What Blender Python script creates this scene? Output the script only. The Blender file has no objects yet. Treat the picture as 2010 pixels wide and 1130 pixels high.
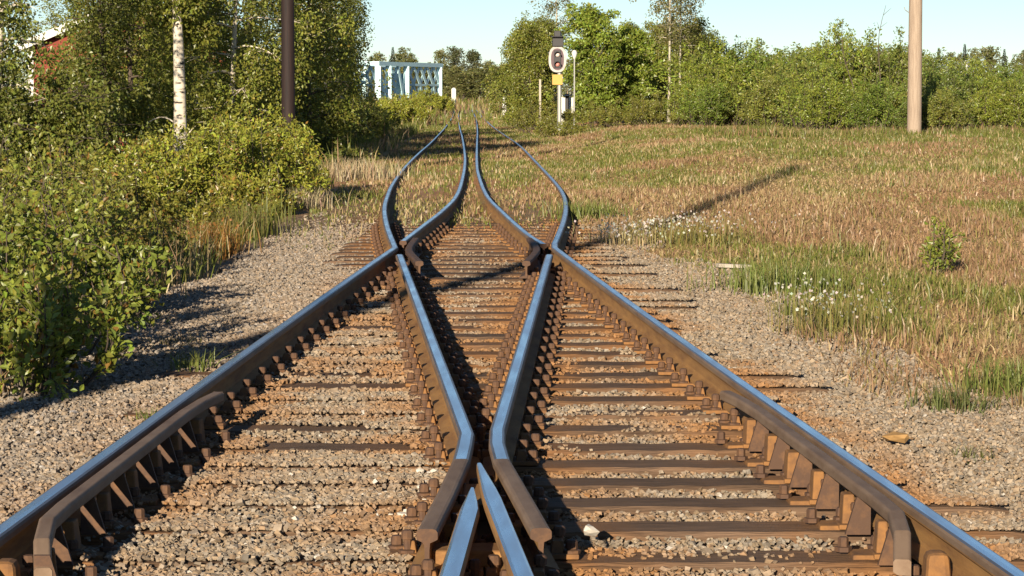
import bpy, math, random
import numpy as np
from mathutils import Vector, Matrix

# ------------------------------------------------------------------ camera
F, W, H, CX, CY, YH, HC = 5000.0, 2010.0, 1130.0, 1005.0, 565.0, 190.0, 1.4
PITCH = math.atan((CY - YH) / F)
sc = bpy.context.scene
col = sc.collection
cam_d = bpy.data.cameras.new('camera')
cam = bpy.data.objects.new('camera', cam_d)
col.objects.link(cam)
cam.location = (0, 0, HC)
cam.rotation_euler = (math.pi / 2 - PITCH, 0, 0)
cam_d.sensor_width = 36.0
cam_d.lens = 36.0 * F / W
cam_d.clip_start = 0.1
cam_d.clip_end = 6000
sc.camera = cam

# ------------------------------------------------------------------ light
SUN_AZ = math.radians(13.3)      # light travels away from the camera and this far to the right
SUN_EL = math.radians(14.0)
wd = bpy.data.worlds.new('World')
sc.world = wd
wd.use_nodes = True
nt = wd.node_tree
sky = nt.nodes.new('ShaderNodeTexSky')
sky.sky_type = 'NISHITA'
sky.sun_disc = False
sky.sun_elevation = SUN_EL
sky.sun_rotation = math.pi + SUN_AZ
sky.altitude = 0
sky.air_density = 0.72
sky.dust_density = 0.0
sky.ozone_density = 2.5
bg = nt.nodes['Background']
bg.inputs['Strength'].default_value = 0.056
nt.links.new(sky.outputs[0], bg.inputs[0])
sun_d = bpy.data.lights.new('sun', 'SUN')
sun_d.energy = 5.0
sun_d.angle = math.radians(0.5)
sun_d.color = (1.0, 0.86, 0.66)
sun = bpy.data.objects.new('sun', sun_d)
col.objects.link(sun)
LDIR = Vector((math.sin(SUN_AZ) * math.cos(SUN_EL), math.cos(SUN_AZ) * math.cos(SUN_EL), -math.sin(SUN_EL)))
sun.rotation_euler = LDIR.to_track_quat('-Z', 'Y').to_euler()
sc.view_settings.view_transform = 'Standard'
sc.view_settings.look = 'None'
sc.view_settings.gamma = 1
sc.view_settings.exposure = 1.06
sc.cycles.max_bounces = 6
sc.cycles.transparent_max_bounces = 8

# ------------------------------------------------------------------ helpers
rng = np.random.default_rng(7)
random.seed(7)


def at(x, y, z=0.0):
    """ground point (on the level z) that the photograph shows at x, y"""
    a, b = x - CX, CY - y
    d = np.array([a, F * math.cos(PITCH) + b * math.sin(PITCH), -F * math.sin(PITCH) + b * math.cos(PITCH)])
    return np.array([0, 0, HC]) + d * ((z - HC) / d[2])


def atd(x, y, Y):
    """point at the distance Y"""
    a, b = x - CX, CY - y
    d = np.array([a, F * math.cos(PITCH) + b * math.sin(PITCH), -F * math.sin(PITCH) + b * math.cos(PITCH)])
    return np.array([0, 0, HC]) + d * (Y / d[1])


def sst(a, b, x):
    t = np.clip((np.asarray(x, float) - a) / (b - a), 0, 1)
    return t * t * (3 - 2 * t)


_lat = np.random.default_rng(3).random((128, 128))


def vnoise(x, y):
    x, y = np.asarray(x, float), np.asarray(y, float)
    i, j = np.floor(x).astype(int), np.floor(y).astype(int)
    u, v = x - i, y - j
    u, v = u * u * (3 - 2 * u), v * v * (3 - 2 * v)
    g = lambda a, b: _lat[a % 128, b % 128]
    return (g(i, j) * (1 - u) + g(i + 1, j) * u) * (1 - v) + (g(i, j + 1) * (1 - u) + g(i + 1, j + 1) * u) * v


def fbm(x, y, o=3):
    s, a, t = 0, 1, 0
    for k in range(o):
        s = s + a * vnoise(x * 2 ** k + 17 * k, y * 2 ** k + 31 * k)
        t += a
        a *= .5
    return s / t


def centre(Y):
    return 0.02 - 0.0155 * np.minimum(Y, 130) - 0.02 * np.maximum(np.asarray(Y, float) - 130, 0)


def ground_z(X, Y):
    X, Y = np.asarray(X, float), np.asarray(Y, float)
    u = X - centre(Y)
    zc = -0.215 + .125 * sst(27, 40, Y) + 0.9 * sst(105, 260, Y)
    zl = -0.60 + 1.3 * sst(60, 260, Y)
    zr = -0.22 + 0.52 * sst(16, 58, Y) + 0.6 * sst(110, 260, Y)
    z = zc + (zl - zc) * sst(2.3, 3.8, -u) + (zr - zc) * sst(1.7, 6.0, u)
    z = z + (fbm(X * .9, Y * .5, 3) - .5) * 0.10 * sst(2.0, 4.0, np.abs(u))
    z = z + (fbm(X * .05 + 5, Y * .03, 2) - .5) * 1.2 * sst(110, 300, Y) * sst(10, 30, np.abs(u))
    return z


ALB = 0.72      # all painted, plant and soil albedos


class MB:
    """collects faces for ONE mesh object"""

    def __init__(self):
        self.V, self.T, self.Q, self.C, self.n = [], [], [], [], 0

    def add(self, V, F, c=(.5, .5, .5), mi=0):
        V = np.asarray(V, float).reshape(-1, 3)
        F = np.asarray(F, int)
        c = np.asarray(c, float)
        if c.ndim == 1:
            c = np.tile(c[:3], (len(V), 1))
        self.V.append(V)
        self.C.append(c)
        m = np.full(len(F), mi) if np.isscalar(mi) else np.asarray(mi)
        (self.T if F.shape[1] == 3 else self.Q).append((F + self.n, m))
        self.n += len(V)

    def box(self, c, s, rz=0.0, M=None, mi=0, top=1.0):
        x, y, z = np.array(s) / 2
        v = np.array([[-x, -y, -z], [x, -y, -z], [x, y, -z], [-x, y, -z], [-x * top, -y * top, z], [x * top, -y * top, z], [x * top, y * top, z], [-x * top, y * top, z]])
        if M is not None:
            v = v @ np.array(M).T
        if rz:
            k, q = math.cos(rz), math.sin(rz)
            v = v @ np.array([[k, q, 0], [-q, k, 0], [0, 0, 1]])
        self.add(v + np.array(c), [[0, 3, 2, 1], [4, 5, 6, 7], [0, 1, 5, 4], [1, 2, 6, 5], [2, 3, 7, 6], [3, 0, 4, 7]], mi=mi)

    def bar(self, a, b, w, h, mi=0):
        """rectangular bar from a to b"""
        a, b = Vector(a), Vector(b)
        d = b - a
        x = d.normalized()
        up = Vector((0, 0, 1)) if abs(x.z) < .95 else Vector((0, 1, 0))
        y = up.cross(x).normalized()
        z = x.cross(y)
        M = np.array([x, y, z]).T
        self.box((a + b) / 2, (d.length, w, h), M=M, mi=mi)

    def tube(self, P, R, n=6, c=(.5, .5, .5), mi=0, cap=True):
        P = np.asarray(P, float)
        R = np.broadcast_to(np.asarray(R, float), (len(P),))
        T = np.gradient(P, axis=0)
        T /= np.linalg.norm(T, axis=1)[:, None] + 1e-9
        ref = np.array([0, 1, 0]) if abs(T[0, 2]) > .7 else np.array([0, 0, 1])
        A = np.cross(T, ref)
        A /= np.linalg.norm(A, axis=1)[:, None] + 1e-9
        B = np.cross(T, A)
        th = np.arange(n) * 2 * math.pi / n
        V = P[:, None] + R[:, None, None] * (np.cos(th)[None, :, None] * A[:, None] + np.sin(th)[None, :, None] * B[:, None])
        k = len(P)
        i = np.arange(k - 1)[:, None] * n
        j = np.arange(n)[None]
        Q = np.stack([i + j, i + (j + 1) % n, i + n + (j + 1) % n, i + n + j], -1).reshape(-1, 4)
        self.add(V.reshape(-1, 3), Q, c, mi)
        if cap:
            for e, o in ((0, 0), (k - 1, (k - 1) * n)):
                V2 = np.vstack([V[e], P[e]])
                self.add(V2, [[q, (q + 1) % n, n] if e else [(q + 1) % n, q, n] for q in range(n)], c, mi)

    def lathe(self, prof, n=20, c=(0, 0, 0), axis='z', mi=0):
        prof = np.array(prof, float)
        th = np.arange(n) * 2 * math.pi / n
        V = np.stack([prof[:, None, 0] * np.cos(th), prof[:, None, 0] * np.sin(th), np.repeat(prof[:, 1:2], n, 1)], -1)
        if axis == 'y':
            V = V[..., [0, 2, 1]] * np.array([1, 1, 1])
        k = len(prof)
        i = np.arange(k - 1)[:, None] * n
        j = np.arange(n)[None]
        Q = np.stack([i + j, i + (j + 1) % n, i + n + (j + 1) % n, i + n + j], -1).reshape(-1, 4)
        self.add(V.reshape(-1, 3) + np.array(c), Q, mi=mi)

    def build(self, name, mats, parent=None, loc=None, smooth=False, bevel=0):
        V = np.vstack(self.V)
        C = np.vstack(self.C)
        if loc is None:
            loc = np.array([0, 0, 0.])
        V = V - np.array(loc)
        me = bpy.data.meshes.new(name)
        nt_ = sum(len(f) for f, m in self.T)
        nq = sum(len(f) for f, m in self.Q)
        me.vertices.add(len(V))
        me.vertices.foreach_set('co', V.astype(np.float32).ravel())
        lt = [f.ravel() for f, m in self.T] + [f.ravel() for f, m in self.Q]
        loops = np.concatenate(lt).astype(np.int32)
        me.loops.add(len(loops))
        me.loops.foreach_set('vertex_index', loops)
        me.polygons.add(nt_ + nq)
        st = np.concatenate([np.arange(nt_) * 3, nt_ * 3 + np.arange(nq) * 4]).astype(np.int32)
        me.polygons.foreach_set('loop_start', st)
        mi = np.concatenate([m for f, m in self.T] + [m for f, m in self.Q]).astype(np.int32)
        me.polygons.foreach_set('material_index', mi)
        if smooth:
            me.polygons.foreach_set('use_smooth', np.ones(nt_ + nq, bool))
        else:
            me.polygons.foreach_set('use_smooth', np.zeros(nt_ + nq, bool))
        at_ = me.color_attributes.new('Col', 'FLOAT_COLOR', 'POINT')
        at_.data.foreach_set('color', np.hstack([C * ALB, np.ones((len(C), 1))]).astype(np.float32).ravel())
        for m in (mats if isinstance(mats, (list, tuple)) else [mats]):
            me.materials.append(m)
        me.update(calc_edges=True)
        o = bpy.data.objects.new(name, me)
        col.objects.link(o)
        if parent is not None:
            o.parent = parent
        else:
            o.location = loc
        if bevel:
            b = o.modifiers.new('bevel', 'BEVEL')
            b.width = bevel
            b.segments = 2
            b.limit_method = 'ANGLE'
        return o


def tag(o, label, cat, group=None, kind=None):
    if kind:
        o['kind'] = kind
    if label:
        o['label'] = label
    if cat:
        o['category'] = cat
    if group:
        o['group'] = group
    return o


def thing(name, label, cat, loc, rz=0.0, group=None):
    o = bpy.data.objects.new(name, None)
    col.objects.link(o)
    o.empty_display_size = .2
    o.location = loc
    o.rotation_euler = (0, 0, rz)
    return tag(o, label, cat, group)


def dup(root, loc, rz=0.0, s=1.0, label=None, group=None):
    r = root.copy()
    col.objects.link(r)
    r.location = loc
    r.rotation_euler = (0, 0, rz)
    r.scale = (s, s, s) if np.isscalar(s) else s
    if label:
        r['label'] = label
    if group:
        r['group'] = group
    for ch in list(root.children):
        c = ch.copy()
        col.objects.link(c)
        c.parent = r
        for g in ch.children:
            d = g.copy()
            col.objects.link(d)
            d.parent = c
    return r


# ------------------------------------------------------------------ materials
def mat(name, base, rough=.7, metal=0.0, noise=None, bump=None, spec=.3):
    """noise=(scale, other colour, contrast lo, hi, stretch)"""
    m = bpy.data.materials.new(name)
    m.use_nodes = True
    if metal < .9:
        base = tuple(v * ALB for v in base)
        if noise:
            noise = (noise[0], tuple(v * ALB for v in noise[1]), *noise[2:])
    n = m.node_tree
    b = n.nodes['Principled BSDF']
    b.inputs['Base Color'].default_value = (*base, 1)
    b.inputs['Roughness'].default_value = rough
    b.inputs['Metallic'].default_value = metal
    b.inputs['Specular IOR Level'].default_value = spec
    tc = n.nodes.new('ShaderNodeTexCoord')
    vec = tc.outputs['Object']
    if noise:
        s, c2, lo, hi, st = noise
        mp = n.nodes.new('ShaderNodeMapping')
        mp.inputs['Scale'].default_value = st
        n.links.new(vec, mp.inputs[0])
        no = n.nodes.new('ShaderNodeTexNoise')
        no.inputs['Scale'].default_value = s
        no.inputs['Detail'].default_value = 6
        no.inputs['Roughness'].default_value = .65
        n.links.new(mp.outputs[0], no.inputs['Vector'])
        r = n.nodes.new('ShaderNodeMapRange')
        r.inputs['From Min'].default_value = lo
        r.inputs['From Max'].default_value = hi
        n.links.new(no.outputs['Fac'], r.inputs['Value'])
        mx = n.nodes.new('ShaderNodeMix')
        mx.data_type = 'RGBA'
        mx.inputs[6].default_value = (*base, 1)
        mx.inputs[7].default_value = (*c2, 1)
        n.links.new(r.outputs[0], mx.inputs[0])
        n.links.new(mx.outputs[2], b.inputs['Base Color'])
    if bump:
        s, st, dist = bump
        no = n.nodes.new('ShaderNodeTexNoise')
        no.inputs['Scale'].default_value = s
        no.inputs['Detail'].default_value = 5
        n.links.new(vec, no.inputs['Vector'])
        bp = n.nodes.new('ShaderNodeBump')
        bp.inputs['Strength'].default_value = st
        bp.inputs['Distance'].default_value = dist
        n.links.new(no.outputs['Fac'], bp.inputs['Height'])
        n.links.new(bp.outputs[0], b.inputs['Normal'])
    return m


def mat_attr(name, rough=.85, noise=None, bump=None, spec=.2):
    """colour of each stone / patch of soil from its Col attribute, with fine mottling"""
    m = bpy.data.materials.new(name)
    m.use_nodes = True
    n = m.node_tree
    b = n.nodes['Principled BSDF']
    b.inputs['Roughness'].default_value = rough
    b.inputs['Specular IOR Level'].default_value = spec
    a = n.nodes.new('ShaderNodeAttribute')
    a.attribute_name = 'Col'
    tc = n.nodes.new('ShaderNodeTexCoord')
    out = a.outputs['Color']
    if noise:
        no = n.nodes.new('ShaderNodeTexNoise')
        no.inputs['Scale'].default_value = noise[0]
        no.inputs['Detail'].default_value = 6
        no.inputs['Roughness'].default_value = .7
        mp = n.nodes.new('ShaderNodeMapping')
        mp.inputs['Scale'].default_value = noise[3] if len(noise) > 3 else (1, 1, 1)
        n.links.new(tc.outputs['Object'], mp.inputs[0])
        n.links.new(mp.outputs[0], no.inputs['Vector'])
        r = n.nodes.new('ShaderNodeMapRange')
        r.inputs['From Min'].default_value = .3
        r.inputs['From Max'].default_value = .7
        r.inputs['To Min'].default_value = noise[1]
        r.inputs['To Max'].default_value = noise[2]
        n.links.new(no.outputs['Fac'], r.inputs['Value'])
        mx = n.nodes.new('ShaderNodeMix')
        mx.data_type = 'RGBA'
        mx.blend_type = 'MULTIPLY'
        mx.inputs[0].default_value = 1
        n.links.new(out, mx.inputs[6])
        n.links.new(r.outputs[0], mx.inputs[7])
        out = mx.outputs[2]
    n.links.new(out, b.inputs['Base Color'])
    if bump:
        no = n.nodes.new('ShaderNodeTexNoise')
        no.inputs['Scale'].default_value = bump[0]
        no.inputs['Detail'].default_value = 4
        mp = n.nodes.new('ShaderNodeMapping')
        mp.inputs['Scale'].default_value = bump[3] if len(bump) > 3 else (1, 1, 1)
        n.links.new(tc.outputs['Object'], mp.inputs[0])
        n.links.new(mp.outputs[0], no.inputs['Vector'])
        bp = n.nodes.new('ShaderNodeBump')
        bp.inputs['Strength'].default_value = bump[1]
        bp.inputs['Distance'].default_value = bump[2]
        n.links.new(no.outputs['Fac'], bp.inputs['Height'])
        n.links.new(bp.outputs[0], b.inputs['Normal'])
    return m


def mat_leaf(name, trans=.35, gloss=.04):
    m = bpy.data.materials.new(name)
    m.use_nodes = True
    n = m.node_tree
    n.nodes.remove(n.nodes['Principled BSDF'])
    a = n.nodes.new('ShaderNodeAttribute')
    a.attribute_name = 'Col'
    d = n.nodes.new('ShaderNodeBsdfDiffuse')
    t = n.nodes.new('ShaderNodeBsdfTranslucent')
    g = n.nodes.new('ShaderNodeBsdfGlossy')
    g.inputs['Roughness'].default_value = .4
    m1 = n.nodes.new('ShaderNodeMixShader')
    m1.inputs[0].default_value = trans
    m2 = n.nodes.new('ShaderNodeMixShader')
    m2.inputs[0].default_value = gloss
    n.links.new(a.outputs['Color'], d.inputs['Color'])
    n.links.new(a.outputs['Color'], t.inputs['Color'])
    n.links.new(d.outputs[0], m1.inputs[1])
    n.links.new(t.outputs[0], m1.inputs[2])
    n.links.new(m1.outputs[0], m2.inputs[1])
    n.links.new(g.outputs[0], m2.inputs[2])
    n.links.new(m2.outputs[0], n.nodes['Material Output'].inputs['Surface'])
    return m


def birch_bark(name):
    m = mat(name, (.62, .56, .46), .8)
    n = m.node_tree
    b = n.nodes['Principled BSDF']
    tc = n.nodes.new('ShaderNodeTexCoord')
    mp = n.nodes.new('ShaderNodeMapping')
    mp.inputs['Scale'].default_value = (5, 5, 16)
    no = n.nodes.new('ShaderNodeTexNoise')
    no.inputs['Scale'].default_value = 1.0
    no.inputs['Detail'].default_value = 5
    r = n.nodes.new('ShaderNodeValToRGB')
    e = r.color_ramp.elements
    e[0].position, e[0].color = .34, (.06, .045, .036, 1)
    e[1].position, e[1].color = .43, (.48, .42, .33, 1)
    x = e.new(.75)
    x.color = (.55, .50, .42, 1)
    n.links.new(tc.outputs['Object'], mp.inputs[0])
    n.links.new(mp.outputs[0], no.inputs['Vector'])
    n.links.new(no.outputs['Fac'], r.inputs[0])
    n.links.new(r.outputs[0], b.inputs['Base Color'])
    return m


M_steel = mat('polished_steel', (.58, .60, .61), .24, 1.0, noise=(9, (.40, .39, .38), .45, .8, (1, .15, 1)))
M_semi = mat('half_worn_steel', (.34, .32, .31), .42, .8, noise=(12, (.20, .15, .11), .4, .7, (1, .2, 1)))
M_rust = mat('rusted_rail_side', (.42, .225, .075), .9, 0, noise=(9, (.20, .095, .04), .40, .75, (1, .25, 2)), bump=(60, .25, .004))
M_rustdark = mat('dark_rust', (.10, .055, .035), .8, 0, noise=(18, (.20, .10, .045), .45, .75, (1, 1, 1)), bump=(70, .3, .004))
M_dusty = mat('dusty_worn_steel', (.27, .185, .125), .75, .1, noise=(10, (.17, .105, .065), .4, .7, (1, .3, 1)), bump=(60, .2, .003))
M_rustor = mat('orange_rust', (.30, .145, .05), .9, 0, noise=(16, (.13, .07, .04), .4, .75, (1, 1, 1)), bump=(50, .4, .004))
M_tie = mat_attr('weathered_creosote_timber', .92, noise=(6, .45, 1.3, (.5, 9, 9)), bump=(14, .8, .012, (.5, 9, 9)))
M_ground = mat_attr('soil', .95, noise=(7, .65, 1.3), bump=(16, 1.0, .06))
M_stone = mat_attr('crushed_stone', .9, noise=(40, .75, 1.2))
M_leaf = mat_leaf('leaf', .40, .03)
M_grass = mat_leaf('grass_blade', .3, .02)
M_birch = birch_bark('birch_bark')
M_birchdim = mat('dim_birch_bark', (.58, .52, .40), .9, 0, noise=(6, (.14, .12, .09), .45, .7, (4, 4, 10)))
M_bark = mat('grey_brown_bark', (.13, .10, .075), .95, 0, noise=(12, (.06, .045, .035), .4, .7, (4, 4, 1)))
M_polepale = mat('pale_weathered_pole', (.43, .335, .255), .85, 0, noise=(9, (.27, .20, .15), .42, .68, (7, 7, .22)), bump=(30, .8, .012))
M_poledark = mat('tarred_pole', (.028, .014, .012), .75, 0, noise=(6, (.012, .008, .008), .4, .7, (6, 6, .3)))
M_white = mat('white_paint', (.74, .73, .68), .6, 0, noise=(5, (.6, .58, .5), .45, .8, (1, 1, 1)))
M_blue = mat('pale_blue_bridge_paint', (.66, .93, .98), .5, 0, noise=(.6, (.56, .85, .93), .4, .7, (1, 1, 1)))
M_red = mat('red_boarding', (.27, .055, .032), .8, 0, noise=(6, (.20, .04, .026), .4, .7, (1, 1, .2)))
M_roof = mat('dark_roof', (.07, .06, .06), .8, 0, noise=(3, (.11, .09, .08), .4, .7, (1, 1, 1)))
M_black = mat('black_signal_paint', (.025, .023, .026), .5)
M_purple = mat('faded_board_paint', (.12, .075, .085), .6)
M_rim = mat('weathered_white_rim', (.60, .56, .54), .7, 0, noise=(5, (.42, .36, .34), .4, .7, (1, 1, 1)))
M_yellow = mat('yellow_plate', (.60, .40, .10), .7, 0, noise=(4, (.55, .36, .10), .4, .7, (1, 1, 1)))
M_grey = mat('galvanised_grey', (.42, .42, .40), .5, .3)
M_glass = mat('window_glass', (.03, .035, .04), .1, 0, spec=.6)
M_lamp = mat('lamp_glass', (.75, .62, .58), .15, 0, spec=.7)
M_redlamp = mat('red_lamp_glass', (.6, .25, .22), .15, 0, spec=.7)
M_wood = mat('bleached_board', (.55, .48, .40), .8, 0, noise=(8, (.42, .36, .29), .4, .7, (1, 6, 6)))

_n = M_steel.node_tree
_tc = _n.nodes.new('ShaderNodeTexCoord')
_mp = _n.nodes.new('ShaderNodeMapping')
_mp.inputs['Scale'].default_value = (9, 1.1, 9)
_no = _n.nodes.new('ShaderNodeTexNoise')
_no.inputs['Scale'].default_value = 1.6
_no.inputs['Detail'].default_value = 6
_mr = _n.nodes.new('ShaderNodeMapRange')
_mr.inputs['From Min'].default_value = .3
_mr.inputs['From Max'].default_value = .7
_mr.inputs['To Min'].default_value = .2
_mr.inputs['To Max'].default_value = .36
_n.links.new(_tc.outputs['Object'], _mp.inputs[0])
_n.links.new(_mp.outputs[0], _no.inputs['Vector'])
_n.links.new(_no.outputs['Fac'], _mr.inputs['Value'])
_n.links.new(_mr.outputs[0], _n.nodes['Principled BSDF'].inputs['Roughness'])

# ------------------------------------------------------------------ track layout
def catmull(P, step=.35):
    P = np.asarray(P, float)
    out = []
    Q = np.vstack([2 * P[0] - P[1], P, 2 * P[-1] - P[-2]])
    for i in range(1, len(Q) - 2):
        n = max(2, min(60, int(np.linalg.norm(Q[i + 1] - Q[i]) / step)))
        for t in np.arange(n) / n:
            a, b, c, d = Q[i - 1:i + 3]
            out.append(.5 * (2 * b + (c - a) * t + (2 * a - 5 * b + 4 * c - d) * t * t + (3 * b - a - 3 * c + d) * t ** 3))
    out.append(P[-1])
    return np.array(out)


def smoothline(px, z=0.0, deg=3):
    """fit X(Y) through the measured points so that the rail runs fair"""
    P = np.array([at(x, y, z) for x, y in px])
    return P


def fair(px, deg, n=40, ext=0.0):
    P = smoothline(px)
    c = np.polyfit(P[:, 1], P[:, 0], deg)
    Y = np.linspace(P[0, 1] - ext, P[-1, 1], n)
    return np.stack([np.polyval(c, Y), Y, np.zeros(n)], 1)


px_L1 = [(17, 1029), (101, 965), (188, 901), (303, 817), (410, 745), (454, 703 + 6), (572, 627), (669, 557), (775, 485)]
px_R1 = [(1999, 1123), (1844, 1016), (1703, 921), (1569, 831), (1448, 748), (1340, 672), (1174, 541), (1085, 485)]
px_Bl = [(915, 849), (885, 765), (831, 622), (784, 499)]
px_Ar = [(974, 841), (1002, 754), (1043, 629), (1077, 499)]
near_L1 = fair(px_L1, 2, ext=2.5)
near_R1 = fair(px_R1, 2, ext=2.5)
near_Bl = fair(px_Bl, 1, 24)
near_Ar = fair(px_Ar, 1, 24)
far_Bl = catmull([at(*p) for p in [(775, 485), (762, 452), (756, 428), (754.5, 406), (760, 384.6), (772, 358), (796, 326), (822, 300), (849, 276), (875, 249), (886, 238), (893, 228)]], .6)
far_Ar = catmull([at(*p) for p in [(1085, 485), (1098, 455), (1107, 430), (1110.5, 406), (1106, 382), (1090, 358), (1058, 323.5), (1021, 286), (996, 268), (972, 252), (950, 238), (934, 228)]], .6)
far_Al = catmull([at(*p) for p in [(791, 472), (833, 440), (870, 411), (894, 386), (905, 360), (912, 326), (912, 300), (907, 268), (902, 250), (900, 238), (900, 228)]], .6)
far_Br = catmull([at(*p) for p in [(1067, 478), (1032, 456), (987, 416), (955, 382), (940, 345), (936, 321), (936, 286), (937, 254), (934, 238), (926, 228)]], .6)
for a in (far_Bl, far_Ar, far_Al, far_Br):
    a[:, 2] = 0.9 * sst(105, 260, a[:, 1])
wing_l = np.array([at(912, 872), at(905, 900), at(874, 968), at(838, 1038)])
wing_r = np.array([at(976, 868), at(985, 900), at(1022, 965), at(1062, 1036)])
nose_r = fair([(942, 908), (949, 935), (986, 1019), (1026, 1123)], 1, 12, 0)
nose_r = nose_r[np.argsort(-nose_r[:, 1])]
nose_l = fair([(934, 955), (912, 1020), (884, 1123)], 1, 12, 0)
nose_l = nose_l[np.argsort(-nose_l[:, 1])]
for a in (nose_r, nose_l):
    d = a[-1] - a[-2]
    a[-1] += d / np.linalg.norm(d) * 1.5
ALL = [near_L1, near_R1, near_Bl, near_Ar, far_Bl, far_Ar, far_Al, far_Br, wing_l, wing_r, nose_r, nose_l]


def rail_dist(X, Y):
    """lateral distance to the nearest rail at the same Y"""
    best = np.full(np.shape(X), 9.0)
    for a in ALL:
        b = a[np.argsort(a[:, 1])]
        x = np.interp(Y, b[:, 1], b[:, 0])
        d = np.where((Y >= b[0, 1] - .05) & (Y <= b[-1, 1] + .05), np.abs(X - x), 9.0)
        best = np.minimum(best, d)
    return best


HALF = [(.0, .0), (.020, -.0006), (.029, -.004), (.0345, -.012), (.035, -.030), (.0335, -.036), (.010, -.047), (.008, -.07), (.008, -.11), (.012, -.124), (.062, -.138), (.0625, -.150)]
PROF = [(x, z) for x, z in HALF] + [(-x, z) for x, z in HALF[:0:-1]]


def sweep(mb, path, prof, mats, taper=None, close=True):
    """mats: material index per profile edge (list) or function(i segment, j edge)"""
    P = np.asarray(path, float)
    T = np.gradient(P, axis=0)
    T /= np.linalg.norm(T, axis=1)[:, None]
    N = np.stack([T[:, 1], -T[:, 0], np.zeros(len(P))], 1)
    N /= np.linalg.norm(N, axis=1)[:, None]
    pr = np.array(prof)
    k, m = len(P), len(pr)
    # mitre at bends
    V = P[:, None] + N[:, None] * pr[None, :, :1] + np.array([0, 0, 1])[None, None] * pr[None, :, 1:2]
    if taper is not None:
        V = P[:, None] + N[:, None] * pr[None, :, :1] * taper[:, None, None] + np.array([0, 0, 1])[None, None] * pr[None, :, 1:2]
    Fs, Ms = [], []
    for i in range(k - 1):
        for j in range(m):
            a, b = i * m + j, i * m + (j + 1) % m
            Fs.append([a, b, b + m, a + m])
            Ms.append(mats(i, j))
    mb.add(V.reshape(-1, 3), Fs, mi=Ms)
    # end caps as strips between the two halves
    h = m // 2
    for e in (0, k - 1):
        o = V[e]
        q = []
        for j in range(1, h):
            q.append([j, j + 1, m - j - 1, m - j])
        q = [f if e == 0 else f[::-1] for f in q if len(set(f)) == 4]
        q2 = [[0, 1, m - 1]] if e == 0 else [[m - 1, 1, 0]]
        mb.add(o, q, mi=3)
        mb.add(o, q2, mi=3)


NP = len(PROF)
TOPE = {0, 1, NP - 1, NP - 2}

CORE = {0, NP - 1}
EDGE = {2, 3, NP - 3, NP - 4}


def rail(name, path, label, bright=lambda i: True, taper=None, cat='rail', parent=None, group='running rails of the crossing tracks'):
    mb = MB()
    sweep(mb, path, PROF, lambda i, j: ((0 if j in CORE else 4) if bright(i) else 2) if j in TOPE else (2 if j in EDGE else 1), taper)
    o = mb.build(name, [M_steel, M_rust, M_dusty, M_rustdark, M_semi], loc=path[len(path) // 2] - np.array([0, 0, .15]) if parent is None else None, parent=parent)
    if parent is None:
        tag(o, label, cat, group)
    return o


def join(a, b):
    return np.vstack([a, b[1:]])


rail('running_rail', join(near_L1, far_Bl), 'long rail entering at the lower left corner and kinking into the far left curve')
rail('running_rail', join(near_R1, far_Ar), 'long rail entering at the lower right corner and kinking into the far right curve')
rail('running_rail', far_Al, 'inner rail of the far loop, left one of the close middle pair')
rail('running_rail', far_Br, 'inner rail of the far loop, right one of the close middle pair')
pl = np.vstack([wing_l[::-1], near_Bl])
pr_ = np.vstack([wing_r[::-1], near_Ar])
rail('wing_rail', pl, 'straight inner rail bending outward left of the crossing nose, dusty at its cut end', lambda i: i >= 2)
rail('wing_rail', pr_, 'straight inner rail bending outward right of the crossing nose, dusty at its cut end', lambda i: i >= 2)
# crossing nose (frog)
fr = thing('crossing_nose', 'V shaped steel crossing nose between the two bent wing rails', 'rail crossing', tuple(nose_r[3] - np.array([0, 0, .17])))
off = np.array(fr.location)


def child(mb, name, mats, root, **k):
    """world-space mesh as a child of a thing with its own location and no rotation"""
    o = mb.build(name, mats, parent=root, loc=np.array(root.location), **k)
    return o


mb = MB()
nr = np.vstack([nose_r[0] + (nose_r[1] - nose_r[0]) * k for k in np.linspace(0, 1, 5)[:-1]] + [nose_r[1:]])
t = np.clip(.30 + np.linalg.norm(nr - nr[0], axis=1) / .75 * .7, 0, 1)
sweep(mb, nr, PROF, lambda i, j: 0 if j in TOPE else 1, t)
child(mb, 'point_rail', [M_steel, M_rust, M_dusty], fr)
mb = MB()
n2 = np.vstack([nose_l[0] + (nose_l[1] - nose_l[0]) * k for k in np.linspace(0, 1, 4)[:-1]] + [nose_l[1:]])
dl = np.linalg.norm(n2 - n2[0], axis=1)
tl2 = np.clip(.22 + dl / .42 * .78, 0, 1)
n2[:, 0] -= (1 - tl2) * .014
n2[:, 2] -= .002
sweep(mb, n2, PROF, lambda i, j: 0 if j in TOPE else 1, tl2)
child(mb, 'point_rail', [M_steel, M_rust, M_dusty], fr)
mb = MB()
c0 = (nose_r[2] + nose_l[2]) / 2
mb.box((c0[0] - .02, 9.35, -.10), (.09, .5, .07))
child(mb, 'filler_block', M_rust, fr, bevel=.01)
mb = MB()
mb.box((-.14, 8.35, -.115), (.26, .16, .06))
child(mb, 'filler_block', M_rust, fr, bevel=.01)

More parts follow.
